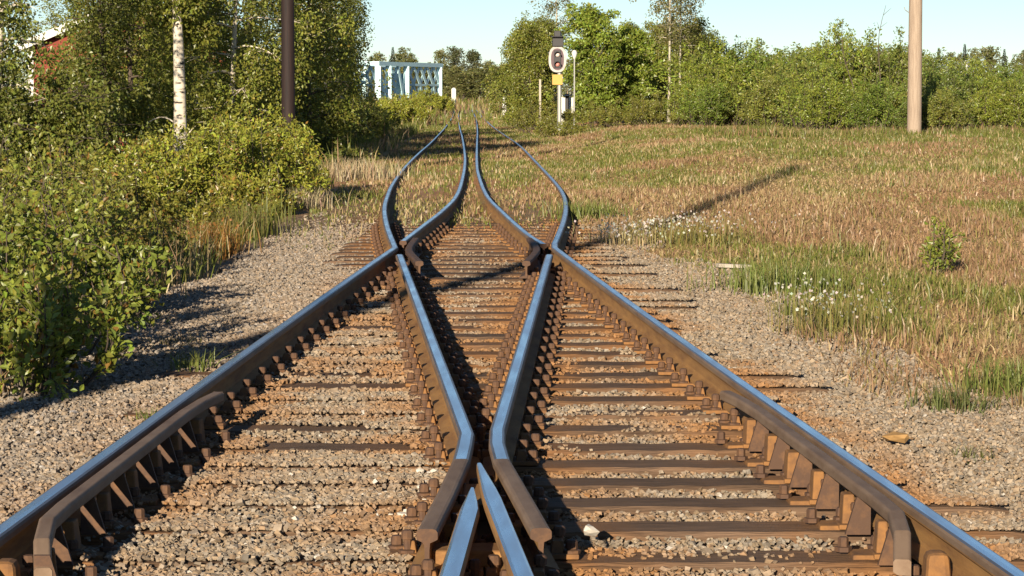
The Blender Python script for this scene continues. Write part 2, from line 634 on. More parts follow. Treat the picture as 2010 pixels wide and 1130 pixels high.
for yb, sgn, nose, wing in ((9.15, -1, nose_l, wing_l), (8.75, -1, nose_l, wing_l), (9.15, 1, nose_r, wing_r), (8.75, 1, nose_r, wing_r)):
    nn_, ww_ = nose[np.argsort(nose[:, 1])], wing[np.argsort(wing[:, 1])]
    xa, xb = np.interp(yb, nn_[:, 1], nn_[:, 0]), np.interp(yb, ww_[:, 1], ww_[:, 0])
    mb = MB()
    mb.box(((xa + xb) / 2, yb, -.10), (abs(xb - xa) - .01, .11, .06))
    bl = child(mb, 'spacer_block', M_rust, fr, bevel=.008)
    mb = MB()
    mb.lathe([(0, .03), (.016, .03), (.016, 0), (0, 0)], 6, c=((xa + xb) / 2, yb, -.07))
    mb.build('bolt', M_rustdark, parent=bl, loc=np.array(fr.location))

# K-crossing check pieces at the obtuse crossings
for s, x, lab in ((1, 806, 'short dark check rail inside the left obtuse crossing'), (-1, 1050, 'short dark check rail inside the right obtuse crossing')):
    a = at(x + s * 17, 512, -.0)
    b = at(x - s * 3, 484, 0)
    c = at(x + s * 10, 466, 0)
    p = catmull([a, b * .6 + a * .4 + np.array([-.02 * s, 0, 0]), b, c], .4)
    mb = MB()
    sweep(mb, p, PROF, lambda i, j: 0)
    o = mb.build('check_rail', [M_rustdark, M_rustdark, M_rustdark], loc=p[len(p) // 2] - np.array([0, 0, .15]))
    tag(o, lab, 'check rail', 'check rails')

# raised check rails on brackets
CHK = [(-.028, .0), (-.02, .007), (.022, .007), (.029, -.002), (.029, -.034), (.014, -.044), (-.028, -.046)]


def check_rail(side, mainrail, Y0, Y1, label):
    b = mainrail[np.argsort(mainrail[:, 1])]
    Y = np.array([Y0 - .18, Y0, Y0 + .3, Y0 + .6] + list(np.linspace(Y0 + 1.0, Y1 - .7, 8)) + [Y1 - .3, Y1])
    offs = np.full(len(Y), .108)
    offs[0] = .205
    offs[1] = .165
    offs[2] = .118
    offs[-1] = .15
    offs[-2] = .122
    X = np.interp(Y, b[:, 1], b[:, 0]) + side * offs
    Z = np.full(len(Y), .006)
    Z[0] = -.075
    Z[1] = -.012
    P = np.stack([X, Y, Z], 1)
    root = thing('guard_rail', label, 'guard rail', (X[5], Y[5], -.19), group='guard rails on brackets')
    mb = MB()
    pr = [(side * x, z) for x, z in CHK]
    if side < 0:
        pr = pr[::-1]
    mb2 = MB()
    k, m = len(P), len(pr)
    T = np.gradient(P, axis=0)
    N = np.stack([T[:, 1], -T[:, 0], np.zeros(k)], 1)
    N /= np.linalg.norm(N, axis=1)[:, None]
    V = P[:, None] + N[:, None] * np.array(pr)[None, :, :1] + np.array([0, 0, 1.]) * np.array(pr)[None, :, 1:2]
    Fs = [[i * m + j, i * m + (j + 1) % m, (i + 1) * m + (j + 1) % m, (i + 1) * m + j] for i in range(k - 1) for j in range(m)]
    mb2.add(V.reshape(-1, 3), Fs)
    for e in (0, k - 1):
        V2 = np.vstack([V[e], V[e].mean(0)])
        mb2.add(V2, [[(j + 1) % m, j, m] if e == 0 else [j, (j + 1) % m, m] for j in range(m)])
    child(mb2, 'bar', M_dusty, root, bevel=.004)
    brackets = [y for y in TIES if Y0 - .1 < y < Y1]
    for y in brackets:
        xb = np.interp(y, Y, X)
        ang = math.atan2(np.interp(y + .1, Y, X) - np.interp(y - .1, Y, X), .2)
        h = .115
        jw = random.uniform(.88, 1.15)
        jz = random.uniform(-.05, .05)
        mb3 = MB()
        mb3.box((xb + side * .022, y, -.046 - h / 2), (.055 * jw, .11 * jw, h), rz=-ang + jz, top=random.uniform(.62, .8))
        mb3.box((xb + side * .05, y, -.168), (.17 * jw, .13, .022), rz=-ang + jz)
        br = child(mb3, 'bracket', M_rustor, root, bevel=.006)
        mb4 = MB()
        # rib plate on the near side of the bracket
        q = np.array([[side * -.02, -.03], [side * .03, -.03], [side * .07, -.165], [side * -.02, -.165]])
        V = []
        for yy in (-.21, -.192):
            for px_, pz in q:
                V.append((xb + px_ + math.sin(ang) * yy, y + yy, pz))
        mb4.add(V, [[0, 1, 2, 3], [7, 6, 5, 4], [0, 4, 5, 1], [1, 5, 6, 2], [2, 6, 7, 3], [3, 7, 4, 0]])
        mb4.build('rib', M_rustdark, parent=br, loc=np.array(root.location))
        mb5 = MB()
        mb5.lathe([(.0, .05), (.016, .05), (.019, .045), (.019, .018), (.03, .016), (.03, 0), (0, 0)], 6, c=(xb + side * .15, y + .02, -.158))
        mb5.build('bolt', M_rustdark, parent=br, loc=np.array(root.location))
    # bent end shoe under the flared near end
    mb6 = MB()
    mb6.box((X[1] - side * .085, Y0 - .16, -.095), (.085, .12, .10), top=.82)
    child(mb6, 'end_stop', M_rustor, root, bevel=.02)


# ------------------------------------------------------------------ sleepers
TIES = [6.95, 7.5, 8.31 - .22, 8.65, 9.25, 9.82, 10.36, 10.86, 11.40, 12.05]
while TIES[-1] < 40:
    TIES.append(TIES[-1] + .6 + random.uniform(-.025, .025))
tie_info = []
plate_me = MB()
plate_me.box((0, 0, .009), (.34, .17, .018))
plate_me.box((-.098, 0, .036), (.05, .11, .042), top=.7)
plate_me.box((.098, 0, .036), (.05, .11, .042), top=.7)
plate_proto = spike_proto = None
for i, y in enumerate(TIES):
    L = float(np.interp(y, [8, 13, 20, 24, 30, 40], [4.5, 3.85, 3.1, 2.9, 2.7, 2.7]))
    xc = -.20 + random.uniform(-.05, .05) + (-.0155 * (y - 13) if y > 24 else 0) * .8
    w = random.uniform(.24, .275)
    if random.random() < .62 and y < 24:      # many timbers end just outside the right rail
        xr_ = float(np.interp(y, near_R1[:, 1], near_R1[:, 0])) + random.uniform(.22, .34)
        xl_ = xc - L / 2
        L, xc = xr_ - xl_, (xr_ + xl_) / 2
    rz = random.uniform(-.008, .008)
    ztop = -.172
    mb = MB()
    nseg = 40
    xs = np.linspace(-L / 2, L / 2, nseg)
    # worn timber: the upper edges and ends are slightly irregular
    pts = []
    for k, x in enumerate(xs):
        e = .012 if k in (0, nseg - 1) else 0
        j = rng.normal(0, .004, 4)
        pts.append([(x, -w / 2 + j[0], -.14), (x, -w / 2 + j[0] + e, -.016 - e), (x, -w / 2 + .018 + j[1], -e + j[3] * .4),
                    (x, w / 2 - .018 + j[2], -e + j[3] * .4), (x, w / 2 + j[2] - e, -.016 - e), (x, w / 2 + j[2], -.14)])
    pts = np.array(pts)
    Fs = [[a * 6 + b, (a + 1) * 6 + b, (a + 1) * 6 + b + 1, a * 6 + b + 1] for a in range(nseg - 1) for b in range(5)]
    tone = random.uniform(.8, 1.15)
    px_w, py_w = pts[..., 0] + xc, pts[..., 1] + y
    tc_ = np.array([.165, .104, .066]) * tone * (.7 + .6 * fbm(px_w * 1.3, py_w * 7, 3))[..., None]
    ru = sst(.62, .08, rail_dist(px_w, py_w)) * sst(.3, .6, fbm(px_w * 3, py_w * 3 + 9, 2))
    tc_ = tc_ + (np.array([.29, .135, .05]) - tc_) * (ru * .85)[..., None]
    mb.add(pts.reshape(-1, 3), Fs, tc_.reshape(-1, 3))
    mb.add(pts[0], [[0, 1, 4, 5], [1, 2, 3, 4]], tc_[0])
    mb.add(pts[-1], [[5, 4, 1, 0], [4, 3, 2, 1]], tc_[-1])
    if y < 14:
        lab = 'long weathered brown timber sleeper under the guard rails and crossing nose'
        grp = 'long sleepers under the crossing'
    elif y < 24.5:
        lab = 'timber sleeper between the crossing nose and the obtuse crossings'
        grp = 'sleepers between the crossings'
    else:
        lab = 'half buried timber sleeper beyond the obtuse crossings'
        grp = 'sleepers beyond the crossings'
    root = mb.build('railway_sleeper', M_tie)
    root.location = (xc, y, ztop)
    root.rotation_euler = (0, 0, rz)
    tag(root, lab, 'sleeper', grp)
    tie_info.append((y, xc, L, w))
    if y > 30:
        continue
    for a in ALL[:4] + ALL[6:8] + ALL[8:] + ([far_Bl, far_Ar] if y > 23.7 else []):
        b = a[np.argsort(a[:, 1])]
        if not (b[0, 1] <= y <= b[-1, 1]):
            continue
        x = np.interp(y, b[:, 1], b[:, 0])
        if plate_proto is None:
            plate_proto = p = plate_me.build('base_plate', M_rustor, parent=root, bevel=.004)
            spikes = []
            for sx, sy in ((-.105, -.04), (.105, .04), (-.145, .045), (.145, -.045)):
                m5 = MB()
                hgt = .095 if abs(sx) < .12 else .062
                m5.lathe([(0, hgt), (.016, hgt), (.021, hgt - .008), (.021, hgt - .03), (.014, hgt - .032), (.014, .03), (.031, .027), (.031, .016), (0, .016)], 8, c=(sx, sy, 0))
                q = m5.build('screw_spike', M_rustdark, parent=p)
                spikes.append(q)
        else:
            p = plate_proto.copy()
            col.objects.link(p)
            p.parent = root
            for q in spikes:
                r = q.copy()
                col.objects.link(r)
                r.parent = p
        p.location = (x - xc, -(x - xc) * rz, .003)

check_rail(1, near_L1, 8.05, 11.95, 'rusty guard rail on brackets along the lower left rail, in shadow')
check_rail(-1, near_R1, 8.2, 12.0, 'rusty guard rail on sunlit brackets along the lower right rail')

# ------------------------------------------------------------------ ground sheet
Ys = np.concatenate([np.arange(-12, 5, .8), np.arange(5, 34, .16), 34 * (1 + np.arange(0, 120) * .0) + np.cumsum(np.linspace(.18, 4.2, 120)), ])
Ys = np.unique(np.concatenate([Ys, np.linspace(Ys.max() + 6, 700, 40), [900, 1300, 2000, 3500]]))
Xs = np.concatenate([np.arange(-3.4, 3.4, .14)])
side_ = 3.4 + np.cumsum(np.linspace(.16, 3.5, 70))
Xs = np.unique(np.concatenate([[-3000, -1200, -500, -250], -side_, Xs, side_, [250, 500, 1200, 3000]]))
GX, GY = np.meshgrid(Xs, Ys)
GZ = ground_z(GX, GY)
u = GX - centre(GY)
edge_r = 2.15 - .95 * sst(22, 27, GY) + 1.4 * sst(14.2, 12.6, GY)
nz = fbm(GX * 1.3, GY * .8, 4)
nb = fbm(GX * .35 + 9, GY * .22 + 4, 3)
ball = sst(.35, -.25, u - edge_r - (nz - .5) * .7) * sst(.4, -.2, -u - 2.8 - (nz - .5) * .6) * sst(50, 26, GY - (nz - .5) * 9)
c_ball = np.array([.26, .18, .11])[None, None] * (.75 + .5 * nz[..., None])
c_rust = np.array([.28, .125, .045])
rd = rail_dist(GX, GY)
c_ball = c_ball + (c_rust - c_ball) * (sst(.7, .05, rd) * sst(.3, .55, fbm(GX * 2, GY * 2, 2)) * .9)[..., None]
soil = np.array([.58, .33, .16])[None, None] * (.7 + .6 * nz[..., None])
red = np.array([.62, .31, .14])
soil = soil + (red - soil) * (sst(.5, .68, nb) * .8)[..., None]
grn = np.array([.42, .34, .12])
soil = soil + (grn - soil) * (sst(.55, .35, nb) * .7)[..., None]
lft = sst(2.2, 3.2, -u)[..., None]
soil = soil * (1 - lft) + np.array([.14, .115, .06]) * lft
corr = (sst(2.3, 1.2, np.abs(u)) * sst(60, 90, GY))[..., None]
soil = soil * (1 - corr) + np.array([.36, .23, .14]) * (.7 + .6 * nb[..., None]) * corr
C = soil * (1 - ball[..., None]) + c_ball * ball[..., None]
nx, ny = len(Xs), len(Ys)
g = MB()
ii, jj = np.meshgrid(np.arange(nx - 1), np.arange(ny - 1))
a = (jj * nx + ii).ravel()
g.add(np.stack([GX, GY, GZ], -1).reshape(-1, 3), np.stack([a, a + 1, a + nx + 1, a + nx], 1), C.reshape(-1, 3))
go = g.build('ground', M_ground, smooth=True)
go['kind'] = 'structure'

# ------------------------------------------------------------------ ballast
ph = (1 + 5 ** .5) / 2
ICO = np.array([(-1, ph, 0), (1, ph, 0), (-1, -ph, 0), (1, -ph, 0), (0, -1, ph), (0, 1, ph), (0, -1, -ph), (0, 1, -ph), (ph, 0, -1), (ph, 0, 1), (-ph, 0, -1), (-ph, 0, 1)]) / 1.9
ICOF = np.array([(0, 11, 5), (0, 5, 1), (0, 1, 7), (0, 7, 10), (0, 10, 11), (1, 5, 9), (5, 11, 4), (11, 10, 2), (10, 7, 6), (7, 1, 8), (3, 9, 4), (3, 4, 2), (3, 2, 6), (3, 6, 8), (3, 8, 9), (4, 9, 5), (2, 4, 11), (6, 2, 10), (8, 6, 7), (9, 8, 1)])
CUB = np.array([(-1, -1, -1), (1, -1, -1), (1, 1, -1), (-1, 1, -1), (-1, -1, 1), (1, -1, 1), (1, 1, 1), (-1, 1, 1)]) / 1.6
CUBF = np.array([(0, 2, 1), (0, 3, 2), (4, 5, 6), (4, 6, 7), (0, 1, 5), (0, 5, 4), (1, 2, 6), (1, 6, 5), (2, 3, 7), (2, 7, 6), (3, 0, 4), (3, 4, 7)])
OCT = np.array([(1, 0, 0), (0, 1, 0), (-1, 0, 0), (0, -1, 0), (0, 0, 1), (0, 0, -1.)])
OCTF = np.array([(0, 1, 4), (1, 2, 4), (2, 3, 4), (3, 0, 4), (1, 0, 5), (2, 1, 5), (3, 2, 5), (0, 3, 5)])


def rotmats(n):
    q = rng.normal(size=(n, 4))
    q /= np.linalg.norm(q, axis=1)[:, None]
    w, x, y, z = q.T
    return np.stack([1 - 2 * (y * y + z * z), 2 * (x * y - z * w), 2 * (x * z + y * w), 2 * (x * y + z * w), 1 - 2 * (x * x + z * z), 2 * (y * z - x * w), 2 * (x * z - y * w), 2 * (y * z + x * w), 1 - 2 * (x * x + y * y)], 1).reshape(n, 3, 3)


def stones(mb, P, S, colr, base=ICO, faces=ICOF):
    n = len(P)
    k = len(base)
    v = base[None] * rng.uniform(.62, 1.3, (n, k, 1)) * rng.uniform(.6, 1.15, (n, 1, 3)) * S[:, None, None]
    v = np.einsum('nij,nkj->nki', rotmats(n), v)
    v[:, :, 2] *= .8
    v += P[:, None]
    f = faces[None] + (np.arange(n) * k)[:, None, None]
    mb.add(v.reshape(-1, 3), f.reshape(-1, 3), np.repeat(colr, k, 0))


def scatter_stones(Y0, Y1, dens, smin, smax, base, faces, mb):
    n = int((Y1 - Y0) * 6.5 * dens)
    X = rng.uniform(-3.2, 3.3, n)
    Y = rng.uniform(Y0, Y1, n)
    er = 2.15 - .95 * sst(22, 27, Y) + 1.4 * sst(14.2, 12.6, Y)
    nn = fbm(X * 1.3, Y * .8, 4)
    keep = (X < er + (nn - .35) * .8 + .1) & (X > -2.75 - (nn - .5) * .7) & (rng.random(n) < sst(33, 25, Y + (nn - .5) * 8) * .97 + .03)
    rdist = rail_dist(X, Y)
    keep &= rdist > .085
    # timbers stay bare except where the ballast has crept over them
    xl = np.interp(Y, near_Bl[:, 1], near_Bl[:, 0])
    on = np.zeros(n, bool)
    for (ty, tx, tl, tw) in tie_info:
        on |= (np.abs(Y - ty) < tw / 2 + .006) & (np.abs(X - tx) < tl / 2)
    xl1 = np.interp(Y, near_L1[:, 1], near_L1[:, 0])
    xr1 = np.interp(Y, near_R1[:, 1], near_R1[:, 0])
    left = (X < xl) & (Y < 23.5)
    cover = fbm(X * 1.1 + 40, Y * 1.6, 2)
    cov = np.where(left, sst(.22, .36, cover) * .99, sst(.60, .78, cover) * .5)
    cov = np.where(X > xr1, sst(.20, .40, cover) * .99, cov)
    keep &= (~on) | (rng.random(n) < cov)
    xl1g = np.interp(Y, near_L1[:, 1], near_L1[:, 0])
    keep &= ~((Y > 7.9) & (Y < 12.1) & (((X - xl1g > 0) & (X - xl1g < .27)) | ((xr1 - X > 0) & (xr1 - X < .25))) & (rng.random(n) < .85))
    X, Y, on, rdist, left = X[keep], Y[keep], on[keep], rdist[keep], left[keep]
    S = rng.uniform(smin, smax, len(X)) * np.where(rng.random(len(X)) < .06, 1.5, 1)
    outside = (X < np.interp(Y, near_L1[:, 1], near_L1[:, 0]))
    Z = np.where(on, -.172 + S * .25, ground_z(X, Y) + np.where(left, .03, .010) + rng.uniform(-.012, .02, len(X)))
    Z = Z + np.where(on & ((left & ~outside) | (X > np.interp(Y, near_R1[:, 1], near_R1[:, 0]))), .012, 0)
    nn = fbm(X * .8 + 3, Y * .5 + 8, 3)
    warm = np.array([.36, .265, .17])
    grey = np.array([.335, .29, .235])
    cc = grey + (warm - grey) * rng.random((len(X), 1))
    cc *= rng.uniform(.70, 1.2, (len(X), 1))
    rusty = sst(.75, .08, rdist) * sst(.34, .60, fbm(X * 2.1, Y * 2.1 + 5, 2)) + .35 * (rng.random(len(X)) < .08)
    rusty = rusty * np.where(X < np.interp(Y, near_L1[:, 1], near_L1[:, 0]), .3, np.where(left, .75, 1))
    cc = cc + (np.array([.34, .165, .06]) - cc) * np.clip(rusty, 0, .9)[:, None]
    pale = rng.random(len(X)) < .004
    cc[pale] = np.array([.55, .50, .44])
    cc[outside] *= np.array([.98, 1.0, 1.06])
    stones(mb, np.stack([X, Y, Z], 1), S, cc, base, faces)


mb = MB()
scatter_stones(6.2, 13.5, 4000, .0075, .0148, CUB, CUBF, mb)
scatter_stones(13.5, 20, 2500, .009, .018, CUB, CUBF, mb)
scatter_stones(20, 34, 1500, .011, .021, OCT, OCTF, mb)
bo = mb.build('ballast', M_stone)
bo['kind'] = 'stuff'
tag(bo, 'grey brown crushed stone ballast around the rails, rust stained beside them', None)

# paler stones lying on top
spots = [(842, 930), (852, 925), (868, 933), (823, 925), (838, 962), (824, 955), (700, 973), (713, 970), (743, 972), (758, 968), (833, 985), (797, 1002), (740, 1014), (768, 1014), (790, 1010)]
proto_st = []
for i, (x, y) in enumerate(spots):
    p = at(x, y, -.16)
    m_ = MB()
    stones(m_, np.array([[0, 0, 0.]]), np.array([random.uniform(.014, .022)]), np.array([[.66, .60, .52]]))
    o = m_.build('pale_stone', M_stone)
    o.location = p
    tag(o, 'small whitish stone on the rusty ballast left of the crossing nose', 'stone', 'whitish stones beside the crossing nose')
p = at(1158, 1040, -.12)
m_ = MB()
stones(m_, np.array([[0, 0, 0.]]), np.array([.034]), np.array([[.66, .60, .52]]))
o = m_.build('pale_stone', M_stone)
o.location = p
tag(o, 'larger whitish stone on a sleeper beside the right wing rail end', 'stone')
p = at(1765, 858, -.15)
m_ = MB()
stones(m_, np.array([[0, 0, 0.]]), np.array([.05]), np.array([[.42, .25, .10]]))
o = m_.build('flat_stone', M_stone)
o.location = p
o.scale = (1.5, 1, .55)
tag(o, 'flat orange brown stone on the ballast right of the lower right rail', 'stone')

# ------------------------------------------------------------------ foliage machinery
def unit(v):
    return v / (np.linalg.norm(v, axis=-1, keepdims=True) + 1e-9)


def leaf_mesh(mb, P, A, L, Wd, colr, fold=.18, fine=False, updir=None):
    n = len(P)
    r = rng.normal(size=(n, 3))
    if updir is not None:
        r = r * .8 + updir
    S = unit(np.cross(A, r))
    N = np.cross(S, A)
    L = np.broadcast_to(L, n)[:, None]
    Wd = np.broadcast_to(Wd, n)[:, None]
    b = P
    tip = P + A * L - N * L * .12
    l = P + A * L * .42 + S * Wd / 2 + N * Wd * fold
    r_ = P + A * L * .42 - S * Wd / 2 + N * Wd * fold
    if not fine:
        V = np.stack([b, r_, tip, l], 1)
        f = np.array([[0, 1, 2], [0, 2, 3]])
        k = 4
    else:
        l2 = P + A * L * .75 + S * Wd * .30 + N * Wd * fold * .4 - N * L * .04
        r2 = P + A * L * .75 - S * Wd * .30 + N * Wd * fold * .4 - N * L * .04
        mid = P + A * L * .6 - N * L * .03
        V = np.stack([b, r_, r2, tip, l2, l, mid], 1)
        f = np.array([[0, 1, 6], [1, 2, 6], [2, 3, 6], [3, 4, 6], [4, 5, 6], [5, 0, 6]])
        k = 7
    Fs = (f[None] + (np.arange(n) * k)[:, None, None]).reshape(-1, 3)
    mb.add(V.reshape(-1, 3), Fs, np.repeat(colr, k, 0))


def leaf_cols(n, base, var=.25, alt=None, altp=.1):
    c = np.tile(np.array(base), (n, 1)) * rng.uniform(1 - var, 1 + var, (n, 1))
    c *= 1 + rng.normal(0, .07, (n, 3))
    if alt is not None:
        k = rng.random(n) < altp
        c[k] = np.array(alt) * rng.uniform(.75, 1.25, (k.sum(), 1))
    return np.clip(c, .005, .9)


def grow_tree(h, r0, start, nlimb, spread, rise, droop, nleaf, leaf, base, clump=.35, hang=.0, ncl=5, alt=None, bend=.25, zbias=0.0, nlod=7, side_tilt=0.0):
    """returns (wood MB, crown MB) of one tree standing at the origin"""
    wood, crown = MB(), MB()
    k = 9
    t = np.linspace(0, 1, k)
    ph_ = rng.uniform(0, 6.28)
    tr = np.stack([bend * np.sin(t * 2.2 + ph_) * t + side_tilt * t, bend * np.cos(t * 1.7 + ph_) * t, t * h], 1)
    tr[0, :2] = 0
    rad = r0 * (1 - .88 * t) * (1 + .35 * np.exp(-t * 18))
    wood.tube(tr, rad, nlod)
    az = rng.uniform(0, 6.28)
    cen, cr, cb = [], [], []
    for i in range(nlimb):
        f = start + (1 - start) * ((i + rng.uniform(0, .9)) / nlimb)
        f = min(f, .985)
        az += 2.4 + rng.uniform(-.5, .5)
        base_p = np.array([np.interp(f, t, tr[:, q]) for q in range(3)])
        g_ = (f - start) / (1 - start)
        L = spread * (math.sin(math.pi * min(1, .18 + .82 * g_)) ** .7 * .9 + .15) * rng.uniform(.75, 1.2)
        el = rise + rng.uniform(-.2, .25) + .5 * g_
        d = np.array([math.cos(az) * math.cos(el), math.sin(az) * math.cos(el), math.sin(el)])
        s = np.linspace(0, 1, 6)[:, None]
        lp = base_p + d * L * s + np.array([0, 0, -1]) * droop * L * s ** 2 + rng.normal(0, .03 * L, (6, 3)) * s
        rr = np.interp(f, t, rad) * .5
        wood.tube(lp, np.linspace(max(rr, .006), .004, 6), 5, cap=False)
        for q in range(ncl):
            s_ = rng.uniform(.25, 1.0)
            pz = np.array([np.interp(s_, s[:, 0], lp[:, w]) for w in range(3)])
            off_ = rng.normal(0, 1, 3) * clump * np.array([1.0, 1.0, .7])
            c_ = pz + off_
            tw = np.stack([pz, (pz + c_) / 2 + rng.normal(0, .04, 3), c_])
            wood.tube(tw, np.linspace(.007, .003, 3), 3, cap=False)
            cen.append(c_)
            cr.append(clump * rng.uniform(.55, 1.25))
            cb.append(rng.uniform(.72, 1.28))
    cen, cr, cb = np.array(cen), np.array(cr), np.array(cb)
    keepc = cen[:, 2] > .12
    cen, cr, cb = cen[keepc], cr[keepc], cb[keepc]
    w = cr ** 2
    if zbias:
        w = w * np.exp(-cen[:, 2] / zbias)
    idx = rng.choice(len(cen), nleaf, p=w / w.sum())
    o = rng.normal(0, 1, (nleaf, 3))
    o = o / (np.linalg.norm(o, axis=1, keepdims=True) + 1e-6) * (rng.random((nleaf, 1)) ** .45)
    P = cen[idx] + o * cr[idx][:, None] * np.array([1, 1, .75])
    if hang:
        P[:, 2] -= rng.exponential(hang, nleaf)
    P[:, 2] = np.maximum(P[:, 2], .05)
    A = unit(rng.normal(0, 1, (nleaf, 3)) + o * .8 + np.array([0, 0, -.5 if hang else .15]))
    cc = leaf_cols(nleaf, base, .25, alt, .12) * cb[idx][:, None]
    Ls = leaf * rng.uniform(.7, 1.3, nleaf)
    leaf_mesh(crown, P, A, Ls, Ls * .72, cc, updir=np.array([0, -.1, .5]))
    return wood, crown


def grow_shrub(h, spread, nstem, nleaf, leaf, base, alt=None, altp=.12, slim=.45, fine=False, cone=.35, tilt=(0, 0)):
    """many-stemmed bush: stems from the ground, leaves along the side shoots"""
    wood, crown = MB(), MB()
    tips = []
    segs = []
    for i in range(nstem):
        az = rng.uniform(0, 6.28)
        out = spread * math.sqrt(rng.random())
        hh = h * rng.uniform(.6, 1.05) * (1 - .35 * (out / spread) ** 2)
        b0 = np.array([math.cos(az), math.sin(az), 0]) * out * cone
        t = np.linspace(0, 1, 6)[:, None]
        e = np.array([math.cos(az) * out, math.sin(az) * out, hh]) + np.array([tilt[0], tilt[1], 0]) * hh
        p = b0 + (e - b0) * t
        p[:, :2] += (np.array([math.cos(az), math.sin(az)]) * out * .25 * np.sin(math.pi * t))
        p += rng.normal(0, .02 * h, (6, 3)) * t
        wood.tube(p, np.linspace(.012 * h ** .5, .003, 6), 4, cap=False)
        segs.append(p)
        for q in range(4):
            s_ = rng.uniform(.3, .95)
            pz = np.array([np.interp(s_, t[:, 0], p[:, w]) for w in range(3)])
            d = rng.normal(0, 1, 3) * np.array([1, 1, .5]) + np.array([0, 0, .7])
            d /= np.linalg.norm(d)
            e2 = pz + d * h * rng.uniform(.12, .3)
            sp = np.stack([pz, (pz + e2) / 2 + rng.normal(0, .012, 3), e2])
            wood.tube(sp, np.linspace(.004, .002, 3), 3, cap=False)
            segs.append(np.stack([pz + (e2 - pz) * k for k in np.linspace(0, 1, 6)]))
    segs = np.array(segs)
    shade = rng.uniform(.75, 1.25, len(segs))
    idx = rng.integers(0, len(segs), nleaf)
    tt = rng.random(nleaf) ** .75 * 4.999
    k = tt.astype(int)
    fr_ = (tt - k)[:, None]
    P = segs[idx, k] * (1 - fr_) + segs[idx, k + 1] * fr_
    D = unit(segs[idx, 5] - segs[idx, 0])
    P = P + rng.normal(0, .035 * h ** .5, (nleaf, 3))
    P[:, 2] = np.maximum(P[:, 2], .04)
    A = unit(rng.normal(0, 1, (nleaf, 3)) * .9 + D * .6 + np.array([0, 0, .1]))
    cc = leaf_cols(nleaf, base, .28, alt, altp) * shade[idx][:, None]
    Ls = leaf * rng.uniform(.65, 1.3, nleaf)
    leaf_mesh(crown, P, A, Ls, Ls * slim, cc, fine=fine, updir=np.array([0, -.3, .5]))
    return wood, crown


def tree_thing(name, label, cat, loc, wc, bark, group=None, rz=0.0, parts=('trunk', 'crown')):
    root = thing(name, label, cat, loc, rz, group)
    wc[0].build(parts[0], bark, parent=root, smooth=True)
    wc[1].build(parts[1], M_leaf, parent=root)
    return root


def gp(x, Y):
    """ground point straight below image column x at the distance Y"""
    X = (x - CX) / F * Y
    return (X, Y, float(ground_z(X, Y)) - .02)


G_DARK = (.195, .215, .042)
G_MID = (.255, .275, .048)
G_YEL = (.345, .36, .05)
G_ALD = (.25, .29, .048)
AUT = (.30, .17, .04)

# ------------------------------------------------------------------ left side trees
birch = grow_tree(8.2, .15, .42, 22, 1.3, .45, .35, 12000, .08, G_MID, .30, .08, 6, bend=.22, zbias=5, nlod=12)
t_ = np.linspace(0, 1, 7)[:, None]
for z0, dx, dz, r in ((1.40, -.62, .12, .02), (.42, -.75, .10, .022), (1.1, .3, .35, .03), (1.05, -.2, .12, .02), (.75, -.5, .1, .015)):
    e = np.array([dx, -.1, dz])
    p = np.array([0.02, 0, z0]) + e * t_ + np.array([0, 0, .16 if z0 > 1.3 and dx < 0 else .02]) * np.sin(math.pi * t_)
    birch[0].tube(p, np.linspace(r, .006, 7), 6)
x, y, z = gp(354, 50)
tree_thing('birch_tree', 'white birch trunk with dead side branches standing behind the yellow green bush', 'tree', (x, y, z), birch, M_birch)
b2 = grow_tree(7.5, .10, .12, 26, 1.0, .3, .4, 13000, .08, G_DARK, .33, .2, 6, zbias=4, side_tilt=.3)
tree_thing('birch_tree', 'leaning birch with a pale trunk at the left edge before the red house', 'tree', gp(-22, 44), b2, M_birch)
LEFT = [  # x, distance, height, label
    (212, 51, 6.8, 'dense dark birch just left of the white birch trunk'),
    (262, 56, 7.0, 'drooping birch behind the dead branches of the white trunk'),
    (452, 52, 7.2, 'full birch between the white trunk and the dark pole'),
    (505, 62, 7.0, 'shaded birch right behind the dark pole'),
    (612, 58, 6.6, 'olive birch just right of the dark pole'),
    (640, 70, 6.5, 'tall slim birch near the sky gap, second from its edge'),
    (668, 84, 6.6, 'grey green birch at the edge of the sky gap above the bridge'),
    (400, 70, 8.0, 'background birch behind the white trunk and its right neighbour'),
    (570, 76, 8.0, 'background birch behind the dark pole'),
    (70, 46, 1.9, 'low dark bushy birch below the red gable'),
    (150, 44, 2.2, 'low dark bushy birch right of the red gable'),
    (5, 97, 8.5, 'background birch behind the house at the left edge'),
    (255, 70, 8.0, 'background birch filling the view between the red gable and the white trunk'),
    (330, 64, 8.0, 'background birch directly behind the white trunk'),
    (640, 90, 8.0, 'farther birch between the two slim birches and the dark pole'),
    (170, 95, 8.0, 'background birch towering behind the red house corner'),
]
for i, (x, Y, h, lab) in enumerate(LEFT):
    if h < 4:
        wc = grow_tree(h, .05, .05, 22, 1.1, .2, .25, 8000, .075, G_DARK, .28, .1, 6)
    else:
        wc = grow_tree(h, .08, .08 if x > 430 or x < 240 else .2, 34, 1.05 if i == 0 else (1.25 if x > 600 else 1.55), .15, .45, 23000, .070, G_DARK if i in (0, 3, 8, 10) else G_MID, .29, .22, 6, zbias=3.5)
    tree_thing('birch_tree', lab, 'tree', gp(x, Y), wc, M_birch if i in (2, 5) else M_bark, 'birches left of the track')
